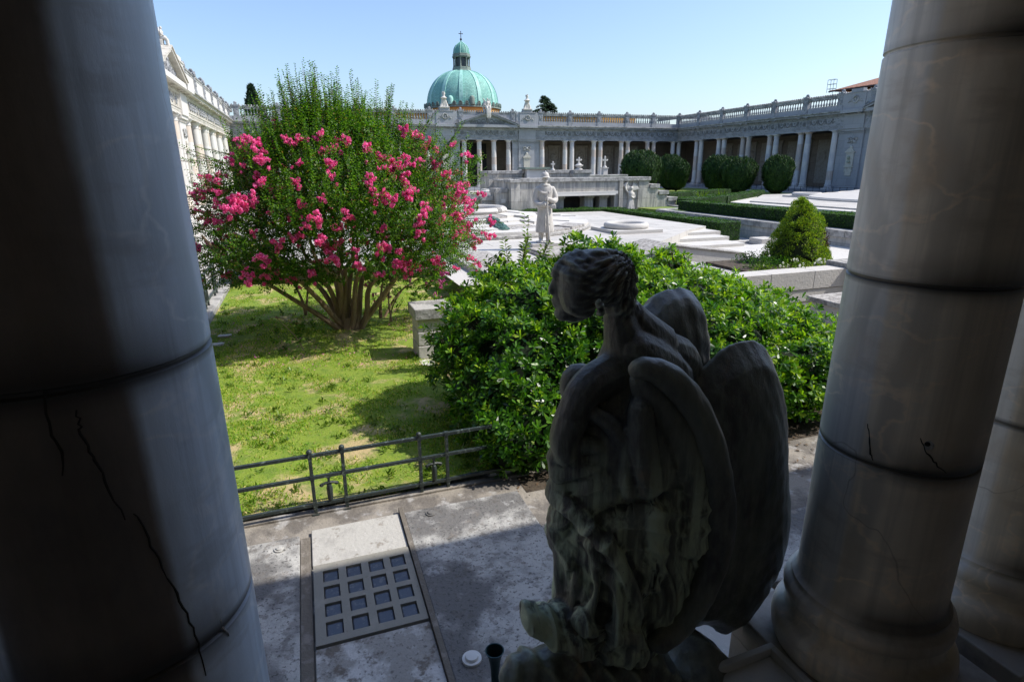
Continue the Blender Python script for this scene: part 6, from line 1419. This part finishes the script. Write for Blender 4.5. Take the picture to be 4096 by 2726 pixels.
def bedplant(loc,r,h,n,label,flowers=False,mats='shrub_leaf',seed=1,ln=.05,name='bed_plant'):
    global RG
    RG=np.random.default_rng(seed); g=RG; root=empty(name,loc,label,'plant'); v=rand_dir(n,.6); v[:,2]=np.abs(v[:,2]); P=v*np.array([r,r*.7,h])*g.uniform(.3,1.05,n)[:,None]
    D=nrm(v+g.normal(size=(n,3))*.5+np.array([0,0,.4])); quads('foliage',leaf_polys(P,D,v,g.uniform(.6,1.2,n)*ln,g.uniform(.4,.6,n)*ln),mats,root)
    m=MB()
    for k in range(10): q=v[k]*np.array([r,r*.7,h])*.8; m.tube([(0,0,0),tuple(q)],[.006,.003],4)
    m.build('stems','bark_dark',root)
    if flowers:
        f=MB()
        for k in range(16):
            u=v[k+12]; p=u*np.array([r,r*.7,h])*1.02
            for j in range(5): a=j*1.257; f.ell((p[0]+.02*math.cos(a),p[1]+.01,p[2]+.02*math.sin(a)),(.017,.008,.017),6,4)
        f.build('flowers','white_petal',root,smooth=True)
bedplant((9.95,9.75,.78),.42,.26,420,'low plant with white flowers on top of the planter wall, left of the golden conifer',True,'laurel_leaf',72)
bedplant((10.75,9.85,.78),.30,.20,260,'small yellow green plant with a few white flowers at the foot of the golden conifer',True,'golden_leaf',73)
bedplant((9.5,10.3,.78),.5,.30,500,'spreading dark leaved plant left of the golden conifer, at the edge of the gravel',False,'hedge_leaf',74)
bedplant((9.9,11.1,.78),.5,.26,420,'low leafy plant at the back of the planter bed, behind the spreading one',False,'hedge_leaf',75)
bedplant((10.2,10.45,.78),.45,.22,420,'low dark plant close to the left foot of the golden conifer, covering the soil',False,'shrub_leaf',76)
bedplant((9.25,9.9,.78),.32,.18,260,'small leafy plant at the left front corner of the planter bed',False,'laurel_leaf',77)
def spiky(loc,label,seed):
    g=np.random.default_rng(seed); n=26; a=g.uniform(0,2*PI,n); D=nrm(np.stack([np.cos(a)*.5,np.sin(a)*.5,np.full(n,1.)],1)); o=quads('iris_plant',leaf_polys(np.zeros((n,3))+D*.02,D,rand_dir(n),g.uniform(.5,.9,n),g.uniform(.05,.09,n),droop=.25),'laurel_leaf'); o.location=loc; return tag(o,label,'plant')
spiky((24.3,32.2,.72),'spiky leaved plant standing between the two terrace hedges',81); spiky((27.2,33.9,.72),'smaller spiky plant between the terrace hedges, right of the other one',82)
# ---- trees beyond the roofs
def fir(loc,h,r_,label,seed,name='fir_tree',droop=.35,z0=.3,n=70,mat_='conifer_leaf',ll=.5):
    g=np.random.default_rng(seed); root=empty(name,loc,label,'tree'); MB().tube([(0,0,0),(0,0,h*.6),(0,0,h)],[.28,.16,.03],8).build('trunk','bark_dark',root); Q=[]
    for i in range(n):
        t=z0+(1-z0)*(i/n)**.9; L_=r_*(1-t)/(1-z0)*g.uniform(.75,1.15)+.12; a=g.uniform(0,2*PI); m=int(26+50*L_)
        s=g.uniform(0,1,m); p=np.stack([np.cos(a)*L_*s,np.sin(a)*L_*s,h*t+L_*(.18*s-droop*s*s)+g.normal(size=m)*.03],1)
        sd=np.array([-math.sin(a),math.cos(a),0]); D=nrm(np.outer(g.choice([-1,1],m),sd)+np.array([math.cos(a),math.sin(a),0])*.9+np.array([0,0,-.15])+g.normal(size=(m,3))*.25)
        Q.append(leaf_polys(p,D,np.tile([0,0,1.],(m,1))+g.normal(size=(m,3))*.4,g.uniform(.5,1.,m)*ll*(1-.5*s),np.full(m,.09)))
    quads('foliage',np.concatenate(Q),mat_,root)
fir((35.1,85,.0),13.0,7.5,'dark fir tree top showing above the far arcade, right of the green dome',91,n=150,ll=.8,z0=.5)
def dense(loc,h,r_,label,seed):
    g=np.random.default_rng(seed); root=empty('cypress_tree',loc,label,'tree'); MB().tube([(0,0,0),(0,0,h*.9)],[.3,.06],8).build('trunk','bark_dark',root); n=9000; t=g.uniform(.25,1,n); a=g.uniform(0,2*PI,n)
    rr=r_*np.clip((1-t)*2.2,0,1)**.7*(1+.15*np.sin(5*a+9*t))*g.uniform(.6,1.05,n); P=np.stack([rr*np.cos(a),rr*np.sin(a),t*h],1); D=nrm(np.stack([np.cos(a)*.3,np.sin(a)*.3,np.ones(n)],1)+g.normal(size=(n,3))*.25)
    quads('foliage',leaf_polys(P,D,rand_dir(n),g.uniform(.3,.6,n),g.uniform(.1,.18,n)),'conifer_leaf',root)
dense((-4.1,75,0),11.6,1.3,'dark pointed tree top above the left end of the far arcade',92)
# ---- grass
def grass(name,x0,x1,y0,y1,n,z,hmin,hmax,seed,excl=None,fallen=True):
    g=np.random.default_rng(seed); x=g.uniform(x0,x1,n); y=y0+(y1-y0)*g.uniform(0,1,n)**1.25
    dn=np.sin(x*3.1+1.3*np.sin(y*2.2))*np.sin(y*2.7+1.7*np.sin(x*1.9))+.5*np.sin(x*8.3+y*3)*np.sin(y*9.1); keep=dn+g.normal(size=n)*.4>-.15; x=x[keep];y=y[keep]; n=len(x)
    P=np.stack([x,y,z+.022*np.sin(x*2.1+y*.7)+.02*np.sin(x*.9-y*1.7)-.004],1); D=nrm(np.stack([g.normal(size=n)*.6,g.normal(size=n)*.6,np.ones(n)],1)); h=g.uniform(hmin,hmax,n)
    o=quads(name,leaf_polys(P,D,rand_dir(n),h,h*.22+.004,droop=.3),'grass_leaf'); tag(o,'short patchy green grass with straw coloured spots on the lawn','grass'); o['kind']='stuff'
grass('grass',-1.96,3.4,5.0,17.7,130000,.06,.018,.05,95)
g=np.random.default_rng(98); n=260; cx_=g.uniform(-1.9,3.0,n); cy_=5.0+12*g.uniform(0,1,n)**1.6; m_=16; P=np.stack([np.repeat(cx_,m_)+g.normal(size=n*m_)*.03,np.repeat(cy_,m_)+g.normal(size=n*m_)*.03,np.full(n*m_,.06)],1)
D=nrm(np.stack([g.normal(size=n*m_)*.8,g.normal(size=n*m_)*.8,np.ones(n*m_)],1)); h=g.uniform(.04,.085,n*m_)
o=quads('weeds',leaf_polys(P,D,rand_dir(n*m_),h,h*.3,droop=.4),'laurel_leaf'); tag(o,'taller weed tufts and clover scattered through the lawn','weeds'); o['kind']='stuff'
# dry leaves and twigs under the bush
g=np.random.default_rng(96); n=260; P=np.stack([g.uniform(1.6,5.2,n),g.uniform(3.9,5.4,n),np.full(n,.012)],1); D=g.normal(size=(n,3)); D[:,2]*=.15
o=quads('fallen_leaves',leaf_polys(P,D,np.tile([0,0,1.],(n,1)),g.uniform(.03,.07,n),g.uniform(.012,.025,n)),'brown_leaf'); tag(o,'scattered dry leaves on the dark ground under the bush','leaves'); o['kind']='stuff'
struct(MB().add([(1.75,4.6,.004),(8,4.6,.004),(8,9,.004),(1.75,9,.004)],[(0,1,2,3)]).build('bed_soil','soil'))

g=np.random.default_rng(97); n=420; a=g.uniform(0,2*PI,n); r_=g.uniform(.2,1,n)**.7*2.6; P=np.stack([.5+r_*np.cos(a),11.0+r_*np.sin(a)*.9,np.full(n,.105)],1); P=P[(P[:,0]>-1.9)&(P[:,0]<3.3)]; n=len(P); D=g.normal(size=(n,3)); D[:,2]*=.15
o=quads('fallen_petals',leaf_polys(P,D,np.tile([0,0,1.],(n,1)),g.uniform(.02,.04,n),g.uniform(.015,.03,n)),'crape_flower_pale'); tag(o,'pink petals scattered on the grass under the flowering tree','petals'); o['kind']='stuff'
